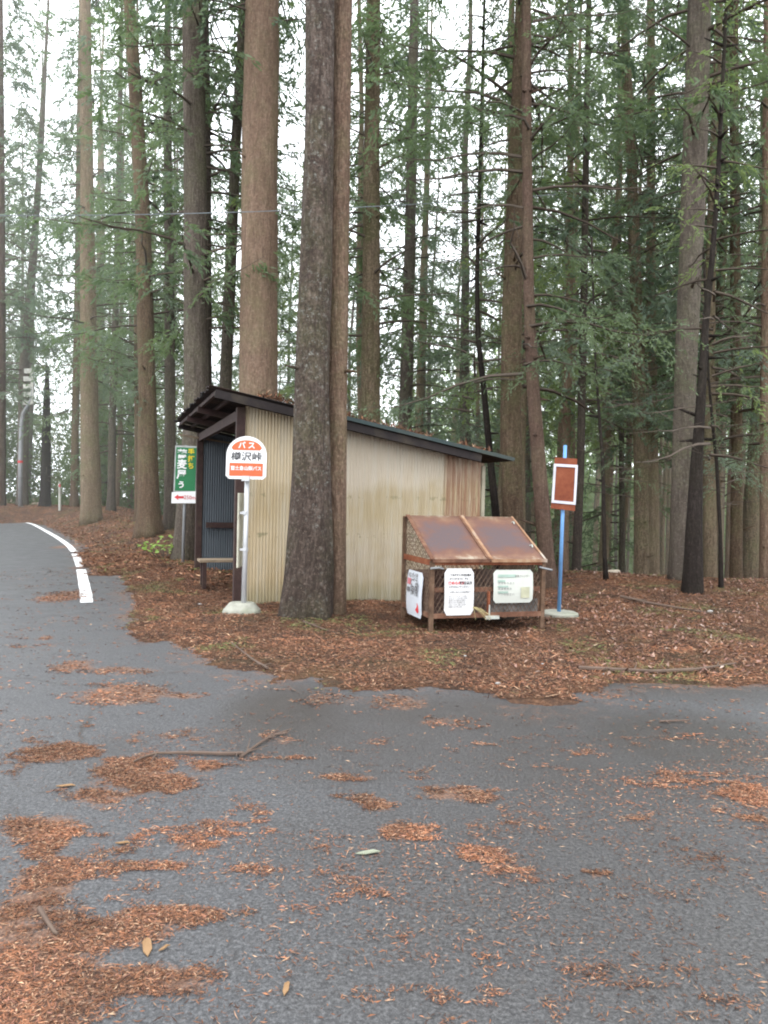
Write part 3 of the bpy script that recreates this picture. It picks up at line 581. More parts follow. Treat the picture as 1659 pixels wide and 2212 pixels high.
# ------------------------------------------------------------------ shelter
C0 = P(512, 1305, 9.8); C0.z = 0.0; A0 = P(427, 1234, 13.9); A0.z = 0.0
vv = (A0-C0).normalized(); uu = Vector((vv.y, -vv.x, 0)); DEP = (A0-C0).length; LEN = 3.48; ZB = -0.25; ZU = Vector((0,0,1))
def S(u, v, z): return C0+uu*u+vv*v+ZU*z
def roofz(u): return 2.62 - 0.178*u
WOOD = plain('dark_timber', (0.052,0.029,0.026), 0.75, var=.4, scale=14)
FASC = plain('black_fascia', (0.022,0.016,0.016), .7, var=.4, scale=14)
WOODL = plain('bench_timber', (0.30,0.23,0.16), 0.7, var=.3, scale=14)
ROOFM = plain('roof_sheet', (0.018,0.016,0.018), 0.6, metal=.0, var=.4, scale=5, dirt=(0.06,0.035,0.025), dirt_amt=.8)
def corr_mat(name, base, alt, rust_end=None, green=0.5):
    t = NT(name, 0.55, 0.4); v = t.coord(); st = t.noise(t.coord(scale=(5,5,.35)), 1.6, 5, .7); bl = t.noise(v, 1.3, 3); fn = t.noise(v, 30, 3)
    c = t.mix(t.ramp(bl, [(.36, 0.), (.62, 1.)]), base, alt)
    c = t.mix(t.math('MULTIPLY', t.ramp(st, [(.5, 0.), (.75, 1.)]), .55), c, (0.22,0.17,0.09))
    sx = t.node('ShaderNodeSeparateXYZ'); t.l.new(v, sx.inputs[0]); z = sx.outputs[2]
    # nail rows with green streaks
    row = t.math('MAXIMUM', t.math('LESS_THAN', t.math('ABSOLUTE', t.math('SUBTRACT', z, 0.90)), 0.03), t.math('LESS_THAN', t.math('ABSOLUTE', t.math('SUBTRACT', z, 1.42)), 0.025))
    nz = t.ramp(t.noise(v, 9, 2), [(.55, 0.), (.60, 1.)]); c = t.mix(t.math('MULTIPLY', t.math('MULTIPLY', row, nz), .55), c, (0.10,0.12,0.05))
    # damp foot
    ft = t.ramp(t.math('ADD', z, t.math('MULTIPLY', bl, .3)), [(.12, .6), (.45, 0.)]); c = t.mix(ft, c, (0.16,0.17,0.10))
    zn = t.math('ADD', t.math('MULTIPLY', z, 1/3), t.math('MULTIPLY', t.math('SUBTRACT', bl, .5), .22))
    c = t.mix(t.ramp(zn, [(.50, 0.), (.60, .85)]), c, alt)
    tp = t.ramp(zn, [(.30, 0.), (.40, 1.), (.48, 1.), (.56, 0.)]); c = t.mix(t.math('MULTIPLY', tp, .35), c, (0.30,0.235,0.13))
    gr = t.ramp(st, [(.38, .3), (.50, 0.)]); c = t.mix(gr, c, (0.46,0.45,0.40))
    sm_ = t.ramp(t.noise(t.coord(scale=(20,20,.9)), 1.2, 4, .8), [(.60, 0.), (.72, .5)]); c = t.mix(sm_, c, (0.16,0.12,0.07))
    if rust_end:
        rs = t.ramp(t.noise(t.coord(scale=(9,9,.5)), 2.2, 4, .7), [(.38, 0.), (.58, 1.)]); c = t.mix(t.math('MULTIPLY', rs, .75), c, (0.20,0.085,0.045))
    t.color(c); t.bump(fn, .1, .004); return t.m
CM1 = corr_mat('corrugated_cream', (0.43,0.335,0.20), (0.48,0.39,0.26))
CM2 = corr_mat('corrugated_pale', (0.40,0.325,0.20), (0.47,0.405,0.32))
CM3 = corr_mat('corrugated_rusted', (0.44,0.34,0.21), (0.42,0.33,0.24), rust_end=True)
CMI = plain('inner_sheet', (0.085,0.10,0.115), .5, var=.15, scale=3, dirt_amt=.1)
shel = empty('bus_shelter', C0, 'open fronted waiting shelter of cream corrugated metal with a dark sloping roof', 'shelter')
def corr_wall(name, pfun, length, ztop, mat, pitch=.042, amp=.006, seg_=6, nrm=None, par=shel):
    n = max(2, int(length/pitch*seg_)); V = []; F = []
    for i in range(n+1):
        u = length*i/n; a = amp*math.sin(2*math.pi*u/pitch)
        p = pfun(u)+nrm*a; V.append((p.x, p.y, ZB)); V.append((p.x, p.y, ztop(u)))
    F = [(2*i, 2*i+2, 2*i+3, 2*i+1) for i in range(n)]
    mb = MB(); mb.v = V; mb.f = F; mb.mi = [0]*n; return mb.build(name, mat, par)
zt = lambda off: (lambda u: roofz(u+off)-0.06)
corr_wall('wall_panel', lambda u: S(u+.06, 0, 0), 1.25, zt(.06), CM1, nrm=vv)
w2 = corr_wall('wall_panel', lambda u: S(u+1.29, -.012, 0), 1.56, zt(1.29), CM2, nrm=vv); w2['label'] = 'paler weathered cream corrugated panel'
w3 = corr_wall('wall_panel', lambda u: S(u+2.83, 0, 0), .65, zt(2.83), CM3, nrm=vv, pitch=.076, amp=.012, seg_=10); w3['label'] = 'rust streaked end panel with coarser corrugation'
corr_wall('end_wall', lambda u: S(3.46, u+.02, 0), DEP-.04, lambda u: roofz(3.46)-.06, CM1, nrm=uu)
corr_wall('far_wall', lambda u: S(u+.06, DEP-.03, 0), 3.38, zt(.06), CMI, nrm=vv)
corr_wall('partition', lambda u: S(1.55, u+.05, 0), DEP-.1, lambda u: roofz(1.55)-.06, CMI, nrm=uu)
for (u, v) in ((0, 0), (0, DEP)):
    mb = MB(); mb.box(S(u, v, (ZB+roofz(0)-.1)/2), (.11, .11, roofz(0)-.1-ZB), (uu, vv, ZU)); mb.build('post', WOOD, shel, bevel=.006)
mb = MB(); mb.box(S(3.46, -.02, (ZB+roofz(3.46)-.1)/2), (.05, .03, roofz(3.46)-.1-ZB), (uu, vv, ZU)); mb.build('corner_trim', plain('corner_trim_metal', (.35,.32,.24), .6), shel)
mb = MB(); mb.bar(S(0, .06, roofz(0)-.19), S(0, DEP-.06, roofz(0)-.19), .07, .13); mb.build('header_beam', WOOD, shel)
mb = MB()
mb.bar(S(.12, DEP-.10, .86), S(1.5, DEP-.10, .86), .06, .10); mb.build('inner_rail', WOOD, shel)
mb = MB(); mb.bar(S(.55, DEP-.10, 2.35), S(-.38, DEP-.1, 2.46), .03, .03); mb.build('batten', WOODL, shel)
# roof
roof = empty('roof', Vector((0,0,0)), None, None); roof.parent = shel
V = []; F = []; OF, ON, OB = .42, .28, .32; nv = int((DEP+2*ON)/.076*6); us = [-OF, .5, 1.5, 2.6, LEN+OB]
bpy.data.objects.remove(roof)
mb = MB()
for j in range(nv+1):
    v = -ON+(DEP+2*ON)*j/nv; a = .011*math.sin(2*math.pi*v/.076)
    for u in us:
        jag = 0.02*math.sin(v*9.1)+.015*math.sin(v*23) if u < 0 else 0
        p = S(u+jag, v, roofz(u)+a+.045); mb.v.append(tuple(p))
k = len(us)
for j in range(nv):
    for i in range(k-1): mb.f.append((j*k+i, j*k+i+1, (j+1)*k+i+1, (j+1)*k+i)); mb.mi.append(0)
roof = mb.build('roof', ROOFM, shel)
sol = roof.modifiers.new('thick', 'SOLIDIFY'); sol.thickness = .006
for v_ in (-ON+.03, DEP+ON-.03):
    mb = MB(); mb.bar(S(-OF+.06, v_, roofz(-OF+.06)-.035), S(LEN+OB-.5, v_, roofz(LEN+OB-.5)-.035), .03, .10); mb.build('fascia_board', FASC, roof)
for u_ in (-OF+.1, -.12, 1.0, 2.0, 3.1):
    mb = MB(); mb.bar(S(u_, -ON+.05, roofz(u_)-.0), S(u_, DEP+ON-.05, roofz(u_)-.0), .045, .05); mb.build('purlin', WOOD, roof)
for v_ in (DEP*.33, DEP*.66):
    mb = MB(); mb.bar(S(-OF+.04, v_, roofz(-OF)-.07), S(1.5, v_, roofz(1.5)-.07), .05, .09); mb.build('rafter', WOOD, roof)
mb = MB(); q0 = S(1.2, -ON-.01, roofz(1.2)+.055); q1 = S(LEN+OB, -ON-.01, roofz(LEN+OB)+.055)
mb.bar(q0, q1, .03, .05); mb.build('edge_flashing', plain('green_black_flashing', (.03,.05,.05), .45), roof)
# litter on the roof
n = 5200; ru = r_.uniform(.2, LEN+.2, n); rv = r_.uniform(-ON+.02, DEP, n); rv = -ON + .03 + (DEP)*(r_.random(n)**2.2)
k = vnoise(ru, rv, 2.5, 40) > .38; ru = ru[k]; rv = rv[k]; n = len(ru)
px_ = C0.x+uu.x*ru+vv.x*rv; py_ = C0.y+uu.y*ru+vv.y*rv
pieces('roof_litter', px_, py_, 2.62-.178*ru+.05+r_.random(n)*.035, r_.uniform(.04,.13,n), r_.uniform(.01,.025,n), 'brown fallen needles lying on the shelter roof', 'needle litter', seed=9, tilt=.5)

# bench
bc = P(466, 1212, 11.6); bz = .42
bl0 = P(428, 1212, 11.55); bl0.z = 0; bench = empty('bench', (bl0.x, bl0.y, -.12), 'weathered wooden bench inside the open end of the shelter', 'bench')
mb = MB(); mb.box(Vector((bl0.x, bl0.y, bz-.02))+uu*.72+vv*.16, (1.4, .34, .04), (uu, vv, ZU)); mb.build('seat', WOODL, bench, bevel=.005)
for (a, b) in ((.10, .04), (.10, .28), (1.3, .04), (1.3, .28)):
    p = bl0+uu*a+vv*b; mb = MB(); mb.box((p.x, p.y, (bz-.04-.22)/2), (.06, .06, bz-.04+.22), (uu, vv, ZU)); mb.build('leg', WOOD, bench)

# ------------------------------------------------------------------ text helper
def text_mesh(name, body, size, origin, ax, ay, mat, parent, align='CENTER', bold=0.0, sx=1.0):
    """flat lettering lying in the plane spanned by ax (reading direction) and ay (up)"""
    cu = bpy.data.curves.new('t', 'FONT'); cu.body = body; cu.size = size; cu.align_x = align; cu.align_y = 'CENTER'; cu.fill_mode = 'BOTH'; cu.offset = bold; cu.resolution_u = 3
    ob = bpy.data.objects.new('t', cu); COL.objects.link(ob); bpy.context.view_layer.update()
    me = bpy.data.meshes.new_from_object(ob); bpy.data.objects.remove(ob); off = wloc(parent)
    for v in me.vertices:
        p = Vector(origin)+ax*(v.co.x*sx)+ay*v.co.y-off; v.co = p
    me.materials.clear(); me.materials.append(mat); me.name = name
    return link(name, me, parent)
WHITE = plain('white_enamel', (.80,.80,.80), .4, var=.05, dirt_amt=.08)
ORANGE = plain('orange_red_enamel', (.78,.13,.05), .4, var=.08, dirt_amt=.03)
BLACK = plain('black_ink', (.03,.03,.035), .6, dirt_amt=0)
GREYI = plain('grey_ink', (.18,.18,.19), .6, dirt_amt=0)
REDI = plain('red_ink', (.65,.06,.07), .6, dirt_amt=0)
GALV = plain('galvanised_steel', (.55,.56,.58), .45, metal=.2, var=.12, dirt_amt=.15)
GREYP = plain('grey_painted_steel', (.28,.29,.30), .55, var=.1)
CONC = plain('mossy_concrete', (.34,.34,.29), .9, var=.25, scale=12, dirt=(.16,.18,.11), dirt_amt=.6)

# ------------------------------------------------------------------ bus stop sign
sb = G(525, 1335); Yb = sb.y
def SP(x, y): return P(x, y, Yb)
bs = empty('bus_stop_sign', sb, 'round topped orange and white bus stop sign on a galvanised pole in a concrete foot', 'bus stop sign')
p0 = SP(526, 1322); p1 = SP(534, 1030); mb = MB(); mb.tube([p0, p1], [.030, .028], 14); mb.build('pole', GALV, bs, smooth=True)
mb = MB(); ctr = Vector((SP(522, 1330).x, Yb, 0)); pts = []
hw = .215
mb.v = []; rings = [(1.0, -.06), (1.0, .075), (.96, .10), (.66, .175), (.60, .18)]
for (s, z) in rings:
    for k in range(28):
        th = 2*math.pi*k/28; ct, st = math.cos(th), math.sin(th); e = .55
        mb.v.append((ctr.x+hw*s*math.copysign(abs(ct)**e, ct)*1.0, ctr.y+.16*s*math.copysign(abs(st)**.7, st), z))
for i in range(len(rings)-1):
    for k in range(28): mb.f.append((i*28+k, i*28+(k+1)%28, (i+1)*28+(k+1)%28, (i+1)*28+k)); mb.mi.append(0)
mb.f.append(tuple((len(rings)-1)*28+k for k in range(28))); mb.mi.append(0)
mb.build('concrete_foot', CONC, bs, smooth=False, bevel=.012)
# plate
ax = (SP(576, 1000)-SP(490, 998)).normalized(); ax.y = 0; ax = (ax + Vector((0, .05, 0))).normalized(); ay = Vector((.012, 0, 1)).normalized(); nrm = ay.cross(ax).normalized()
if nrm.y > 0: nrm = -nrm
pc = SP(533.5, 990)+nrm*.045; PW = .445/2*(86/86); mpp = Yb/FPX
wv = 43*mpp
def arch(w, hb, ht, cut=.0, n=20):
    """outline: flat bottom at -hb, round top reaching ht, half width w"""
    r = w; cy = ht-r*.96; pts = [(-w+cut, -hb), (w-cut, -hb), (w, -hb+cut), (w, cy)]
    for k in range(1, n): th = math.pi*k/n; pts.append((w*math.cos(th), cy+(ht-cy)*math.sin(th)))
    pts += [(-w, cy), (-w, -hb+cut)]; return pts
def plane_poly(name, pts, c, off, mat, par, thick=0.0):
    o_ = c+nrm*off; mb = MB(); w = [o_+ax*x+ay*y for x, y in pts]
    if thick: mb.prism(w, nrm*(-thick))
    else: mb.face(w)
    return mb.build(name, mat, par)
hb, ht = 45*mpp, 47*mpp
plate = plane_poly('sign_plate', arch(wv, hb, ht, .035), pc, 0, WHITE, bs, .018)
plane_poly('orange_cap', [p for p in arch(wv*.80, 100, ht*.84) if p[1] > ht*.40] and [(-wv*.66, ht*.36)]+[(wv*.66, ht*.36)]+[(wv*.80*math.cos(t_)*.97, ht*.36+.0+(ht*.46)*math.sin(t_)) for t_ in [math.pi*k/16*.86+.22 for k in range(17)]], pc, .003, ORANGE, plate)
plane_poly('orange_band', [(-wv*.83, -hb*.86), (wv*.83, -hb*.86), (wv*.83, -hb*.24), (-wv*.83, -hb*.24)], pc, .003, ORANGE, plate)
text_mesh('lettering', 'バ ス', .085, pc+nrm*.006+ay*(ht*.56), ax, ay, WHITE, plate, bold=.002)
text_mesh('lettering', '樽沢峠', .105, pc+nrm*.006+ay*(ht*.05), ax, ay, BLACK, plate, bold=.0008, sx=1.12)
text_mesh('lettering', '富士急山梨バス', .050, pc+nrm*.006-ay*(hb*.50), ax, ay, WHITE, plate, bold=.0015)
mb = MB(); mb.box(pc-ay*(hb*.98)+nrm*.012, (.09, .03, .06), (ax, -nrm, ay)); mb.build('bracket', GALV, bs, bevel=.004)
# timetable panel seen edge on
ta = P(517.5, 1065, Yb+.0); tb = P(514.5, 1226, Yb+.0); mb = MB(); tc = (ta+tb)/2; tdir = (ta-tb).normalized()
side = Vector((.06, 1, 0)).normalized(); mb.box(tc+side*.10, ((ta-tb).length, .30, .018), (tdir, side, tdir.cross(side).normalized())); tp = mb.build('timetable_panel', plain('cream_panel', (.55,.54,.44), .5), bs, bevel=.004)
for yy in (1108, 1187):
    q = P(518, yy, Yb-.02); q2 = P(532, yy, Yb-.03); mb = MB(); mb.bar(q, q2, .02, .025); mb.tube([P(529.5, yy+4, Yb), P(529.7, yy-4, Yb)], [.036, .036], 12); mb.build('clamp', GALV, bs)

# ------------------------------------------------------------------ green advertising sign
Yg = 14.6; gb = P(395, 1192, Yg); gz = hgt(gb.x, gb.y)
gs = empty('advertising_sign', (gb.x, gb.y, gz), 'green vertical sign with white and yellow writing and a white arrow plate, beside the shelter', 'sign')
mb = MB(); mb.tube([Vector((gb.x, gb.y, gz-.2)), P(399, 1085, Yg), P(402, 962, Yg)], [.03, .03, .03], 10); mb.build('post', GREYP, gs, smooth=True)
def PQ(pts, Y, off=0): return [P(x, y, Y-off) for x, y in pts]
SILV = plain('silver_frame', (.40,.42,.41), .5); GREEN = plain('green_enamel', (.012,.16,.055), .4, var=.1, dirt_amt=.05); YEL = plain('yellow_paint', (.70,.55,.02), .5, dirt_amt=0)
mb = MB(); mb.prism(PQ([(378.5,962),(428,964),(425,1063),(374.5,1062)], Yg, .06), Vector((0,.03,0))); fr_ = mb.build('sign_frame', SILV, gs)
mb = MB(); mb.face(PQ([(381,966),(424.5,967.5),(421.5,1061),(377.5,1060)], Yg, .066)); gf = mb.build('green_face', GREEN, fr_)
axg = (P(424,968,Yg)-P(381,966,Yg)).normalized(); ayg = (P(381,966,Yg)-P(377.5,1060,Yg)).normalized()
for i, ch in enumerate('蕎麦屋う'):
    text_mesh('lettering', ch, .185 if i < 3 else .14, P(393.5-i*.7, 982+i*22, Yg-.072), axg, ayg, WHITE, gf, bold=.005)
for i, ch in enumerate('手打ち'):
    text_mesh('lettering', ch, .125, P(413-i*.4, 977+i*15, Yg-.072), axg, ayg, YEL, gf, bold=.004)
mb = MB(); mb.prism(PQ([(371,1063),(425,1061),(424,1087),(370,1087)], Yg, .07), Vector((0,.02,0))); ap = mb.build('arrow_plate', WHITE, gs)
mb = MB(); mb.face(PQ([(376,1074),(385,1068),(385,1071.5),(397,1071.5),(397,1076.5),(385,1076.5),(385,1080)], Yg, .076)); mb.build('red_arrow', REDI, ap)
text_mesh('lettering', '250m', .10, P(410, 1075, Yg-.076), axg, ayg, REDI, ap)

# ------------------------------------------------------------------ collection cage
RUST = None
def rustmat(name, a, b, c3, pale=None, rough=.8):
    t = NT(name, rough, .3); v = t.coord(); n1 = t.noise(v, 9, 6, .7); n2 = t.noise(v, 2.2, 3)
    c = t.ramp(n1, [(.3, a), (.5, b), (.72, c3)])
    if pale: c = t.mix(t.ramp(n2, [(.52, 0.), (.7, .7)]), c, pale)
    t.color(c); t.bump(n1, .4, .006); return t.m
RUST = rustmat('rusted_steel', (.07,.032,.02), (.145,.068,.042), (.24,.14,.09))
RUSTO = rustmat('rusted_orange_steel', (.13,.04,.022), (.22,.07,.033), (.29,.13,.07))
RUSTB = rustmat('rust_brown_frame', (.06,.036,.024), (.115,.068,.042), (.19,.12,.08))
DRK = rustmat('dark_stained_sheet', (.06,.03,.025), (.13,.075,.06), (.22,.14,.12), (.24,.21,.18))
STRIP = rustmat('part_rusted_strip', (.17,.08,.045), (.30,.17,.10), (.38,.27,.18), (.46,.48,.45))
PALE = rustmat('peeling_pale_paint', (.25,.20,.14), (.42,.44,.40), (.52,.55,.52))
# lid sheet: maroon middle fading to ochre edges using generated coordinates
t = NT('lid_sheet', .6, .35); g = t.coord('Generated'); sx_ = t.node('ShaderNodeSeparateXYZ'); t.l.new(g, sx_.inputs[0]); v = t.coord(); nn = t.noise(v, 5, 5, .7); nf = t.noise(v, 26, 4, .7)
def edge_(o): return t.math('ABSOLUTE', t.math('SUBTRACT', o, .5))
e = t.math('MAXIMUM', edge_(sx_.outputs[0]), edge_(sx_.outputs[2])); e = t.math('ADD', e, t.math('MULTIPLY', t.math('SUBTRACT', nn, .5), .75))
c = t.ramp(e, [(.16, (.105,.075,.078)), (.34, (.145,.072,.055)), (.48, (.20,.11,.07)), (.60, (.36,.30,.23))])
c = t.mix(t.ramp(nf, [(.55, 0.), (.7, .5)]), c, (.17,.075,.045)); t.color(c); t.bump(nf, .3, .004); LID = t.m
Yc = G(930, 1370).y; K0 = Vector((G(930,1370).x, Yc, 0)); ang = R(17); ku = Vector((math.cos(ang), math.sin(ang), 0)); kv = Vector((-math.sin(ang), math.cos(ang), 0))
KW, KD, ZF, ZT, ZR = 1.22, .92, .765, 1.20, .19
# width from the photograph's right leg
rr_ = ray(1170, 1372); best = None
for q in range(900, 1600):
    p = K0+ku*(q/1000); 
    if abs(p.x/p.y-rr_.x/rr_.y) < .0006: KW = q/1000; break
def K(u, v, z): return K0+ku*u+kv*v+ZU*z
cage = empty('refuse_cage', K0+ku*KW/2+kv*KD/2, 'rusty wire mesh refuse cage with two sloping sheet lids and notices on it', 'refuse cage')
KZ = (ku, kv, ZU); T = .045
for (u, v, zt_) in ((0,0,ZF),(KW,0,ZF),(0,KD,ZT),(KW,KD,ZT)):
    mb = MB(); mb.box(K(u, v, (zt_-.08)/2), (T, T, zt_+.08), KZ); mb.build('leg', RUSTB, cage, bevel=.004)
frame = MB(); t2 = .036
frame.bar(K(T/2,-.004,ZR), K(KW-T/2,-.004,ZR), t2, .05); frame.bar(K(0,T/2,ZR), K(0,KD-T/2,ZR), t2, .05); frame.bar(K(KW,T/2,ZR), K(KW,KD-T/2,ZR), t2, .05); frame.bar(K(T/2,KD,ZR), K(KW-T/2,KD,ZR), t2, .05)
frame.bar(K(T/2,KD,ZT-.02), K(KW-T/2,KD,ZT-.02), t2, .04)
frame.build('base_frame', RUST, cage)
mb = MB(); mb.bar(K(T/2,-.004,ZF-.02), K(KW-T/2,-.004,ZF-.02), t2, .045); mb.bar(K(0,T/2,ZF-.02), K(0,KD-T/2,ZF-.02), .03, .06); mb.bar(K(KW,T/2,ZF-.02), K(KW,KD-T/2,ZF-.02), .03, .06); mb.build('mid_rail', RUSTO, cage)
mb = MB(); mb.bar(K(T/2,.02,.46), K(KW-T/2,.02,.46), .025, .05); mb.build('front_rail', RUST, cage)
mb = MB(); mb.bar(K(KW*.5,-.012,.19), K(KW*.5,-.012,.44), .02, .04, kv); mb.build('latch_bar', RUSTO, cage)
mb = MB(); mb.bar(K(KW*.5,-.028,.14), K(KW*.5,-.028,.30), .012, .035, kv); mb.box(K(KW*.53,-.03,.165), (.16,.02,.035), KZ); mb.build('latch', PALE, cage)
TF = .13   # flat top strip depth
mb = MB(); mb.box(K(KW/2, KD-TF/2, ZT+.006), (KW+.05, TF, .012), KZ); mb.build('top_sheet', RUST, cage)
for s_ in (0, 1):
    u0, u1 = (-.015, KW*.5-.006) if s_ == 0 else (KW*.5+.006, KW+.02)
    a0, a1, b1, b0 = K(u0,-.05,ZF+.015), K(u1,-.05,ZF+.015), K(u1,KD-TF,ZT+.02), K(u0,KD-TF,ZT+.02); nd = (a1-a0).cross(b0-a0).normalized()
    # sheet as its own oriented object so that generated coordinates follow it
    mb = MB(); N = 8
    for j in range(N+1):
        for i in range(N+1):
            q = a0.lerp(a1, i/N).lerp(b0.lerp(b1, i/N), j/N); mb.v.append(tuple(q+nd*(-.010*math.sin(math.pi*i/N)*math.sin(math.pi*j/N)+.002)))
    for j in range(N):
        for i in range(N): mb.f.append((j*(N+1)+i, j*(N+1)+i+1, (j+1)*(N+1)+i+1, (j+1)*(N+1)+i)); mb.mi.append(0)
    lid = mb.build('lid', LID, cage, smooth=True); so = lid.modifiers.new('thick', 'SOLIDIFY'); so.thickness = .004
    mb = MB(); mb.bar(a0+nd*.006, b0+nd*.006, .045 if s_ == 0 else .035, .012, nd); mb.bar(a0+nd*.004-ZU*.012, a1+nd*.004-ZU*.012, .012, .035); mb.bar(a1+nd*.005-ku*.02, b1+nd*.005-ku*.02, .022, .010, nd)
    mb.build('lid_rim', RUST if s_ == 0 else STRIP, lid)
    if s_ == 1:
        for f_ in (.25, .8):
            mb = MB(); q = a1.lerp(b1, f_)-ku*.07+nd*.012; mb.tube([q, q+nd*.03+kv*.03, q+kv*.08+nd*.02, q+kv*.09], [.008]*4, 6); mb.build('hinge', PALE, lid)
mb = MB(); mb.bar(K(-.005,-.03,ZF+.01), K(-.005,KD-TF,ZT+.01), .02, .035, ku.cross(Vector((0,0,1)))); mb.build('side_rail', RUST, cage)
mb = MB(); mb.bar(K(KW+.005,-.03,ZF), K(KW+.005,KD-TF,ZT), .02, .035, ku.cross(Vector((0,0,1)))); mb.build('side_rail', RUST, cage)
WIRE = rustmat('rusty_wire', (.07,.045,.03), (.13,.085,.06), (.22,.16,.11))
def netting(mb, fun, w, h, top=None, pitch=.052, wr=.0034):
    """diamond netting over the rectangle w x h (clipped under top(x))"""
    for sgn in (1, -1):
        k0 = -h/1.0; x = k0
        while x < w+h:
            # line: X = x + sgn*Z*0.62 (or mirrored)
            prev = None; pts_ = []
            N = 26
            for i in range(N+1):
                z = h*i/N; X = (x+z*.62) if sgn > 0 else (x+h*.62*0+ (h-z)*.62)
                if 0 <= X <= w and (top is None or z <= top(X)): pts_.append((X, z))
            if len(pts_) > 1: 
                a, b = pts_[0], pts_[-1]; mb.tube([fun(*a), fun(*b)], [wr, wr], 3, cap=False)
            x += pitch
mb = MB(); netting(mb, lambda X, Z: K(X+.02, .008, ZR+.02+Z), KW-.04, ZF-ZR-.05); mb.build('front_mesh', WIRE, cage)
for u_ in (0, KW):
    mb = MB(); netting(mb, lambda X, Z: K(u_, X+.02, ZR+.02+Z), KD-.04, ZT-ZR-.03, top=lambda X: (ZF-ZR-.02)+min(1, (X+.02)/(KD-TF))*(ZT-ZF)); mb.build('side_mesh', WIRE, cage)
mb = MB(); mb.box(K(KW/2, KD-.03, (ZR+.52)/2+.03), (KW-.06, .006, .42), KZ); mb.box(K(KW/2, KD/2, ZR+.012), (KW-.05, KD-.06, .006), KZ); mb.build('inner_sheet', DRK, cage)
mb = MB(); netting(mb, lambda X, Z: K(X+.02, KD-.01, ZR+.02+Z), KW-.04, ZT-ZR-.03, pitch=.06); mb.build('rear_mesh', WIRE, cage)
mb = MB(); mb.box(K(KW*.74, .03, .275), (KW*.46, .006, .15), KZ); mb.build('lower_panel', rustmat('grey_worn_panel', (.08,.07,.065), (.15,.14,.13), (.24,.22,.21)), cage)
# clamps (wire ties)
mb = MB(); mb.tube([K(-.03,-.03,.69), K(.06,-.04,.70), K(.12,-.01,.685)], [.012]*3, 6); mb.tube([K(KW-.06,-.03,.70), K(KW+.03,-.035,.68), K(KW+.10,-.02,.665)], [.010]*3, 6); mb.build('wire_tie', GREYP, cage)

# notices
PAPER = plain('laminated_notice', (.72,.72,.72), .35, var=.05, dirt_amt=.06); PAPER2 = plain('laminated_notice_aged', (.55,.57,.52), .35, var=.06, dirt_amt=.15)
PAPERB = plain('laminated_notice_bluish', (.66,.70,.76), .35, var=.05, dirt_amt=.06)
def px_to_cage(x, y, face='front', off=.03):
    d = ray(x, y); o_ = Vector((0,0,CAMZ))
    if face == 'front': n_ = kv; p_ = K0-kv*off
    else: n_ = ku; p_ = K0-ku*off
    t_ = (p_-o_).dot(n_)/d.dot(n_); q = o_+d*t_; return q
def notice(name, box, face, mat, label, lines, cut=.03):
    x0, y0, x1, y1 = box; c = px_to_cage((x0+x1)/2, (y0+y1)/2, face)
    A = ku if face == 'front' else -kv
    w = abs((px_to_cage(x1, (y0+y1)/2, face)-px_to_cage(x0, (y0+y1)/2, face)).dot(A)); h = abs(px_to_cage((x0+x1)/2, y0, face).z-px_to_cage((x0+x1)/2, y1, face).z)
    nr = -kv if face == 'front' else -ku
    root = empty(name, c-ZU*(h/2), label, 'notice')
    pl_ = [(-w/2+cut,-h/2),(w/2-cut,-h/2),(w/2,-h/2+cut),(w/2,h/2-cut),(w/2-cut,h/2),(-w/2+cut,h/2),(-w/2,h/2-cut),(-w/2,-h/2+cut)]
    mb = MB(); N = 10; rows = []
    # slightly curled sheet
    def bend(xx, yy): return nr*(.010*math.sin((yy/h+.5)*math.pi*1.3)+.006*math.cos(xx/w*3))
    ys_ = [-h/2+h*k/N for k in range(N+1)]
    for yy in ys_:
        m_ = w/2 - max(0, cut-(h/2-abs(yy))); rows.append([c+A*(f*m_)+ZU*yy+bend(f*m_, yy) for f in (-1,-.5,0,.5,1)])
    for i in range(N):
        for j in range(4): mb.face([rows[i][j], rows[i][j+1], rows[i+1][j+1], rows[i+1][j]])
    sheet = mb.build('sheet', mat, root); so = sheet.modifiers.new('thick', 'SOLIDIFY'); so.thickness = .002; so.offset = -1
    for (body, size, fx, fy, mt, bo) in lines:
        if fx < 0: size = min(size, w*(.42-fx)/len(body)/1.02)
        text_mesh('lettering', body, size, c+A*(fx*w)+ZU*(fy*h)+nr*(.012)+bend(fx*w, fy*h), A, ZU, mt, root, align='LEFT' if fx < 0 else 'CENTER', bold=bo)
    return root, c, A, w, h, nr, bend
def blocks(root, name, c, A, w, h, nr, rects, mat, bend):
    mb = MB()
    for (x0, y0, x1, y1) in rects:
        mb.face([c+A*(x*w)+ZU*(y*h)+nr*.009+bend(x*w, y*h) for x, y in ((x0,y0),(x1,y0),(x1,y1),(x0,y1))])
    mb.build(name, mat, root)
ret = notice('notice_sheet', (960,1228,1023,1329), 'front', PAPER, 'tall white notice with black and red writing in the middle of the cage front',
 [('ごみを出すときは収集日', .036, -.40, .36, BLACK, .001), ('の朝八時までに  守る', .034, -.36, .28, GREYI, .001), ('決められた', .038, -.40, .19, REDI, .0015), ('曜日以外', .036, .22, .19, BLACK, .0015), ('に出さないでください。', .034, -.38, .11, GREYI, .001),
  ('お問い合わせは役場まで', .028, -.34, .0, GREYI, .0005)] + [(s_, .021, -.38, -.09-.045*i, GREYI, 0) for i, s_ in enumerate(['燃えるごみ 月・木曜日','燃えないごみ 第二水曜','資源ごみ 第四水曜日','粗大ごみ 予約制です','びん・かん 第一火曜','有害ごみ 年二回'])])
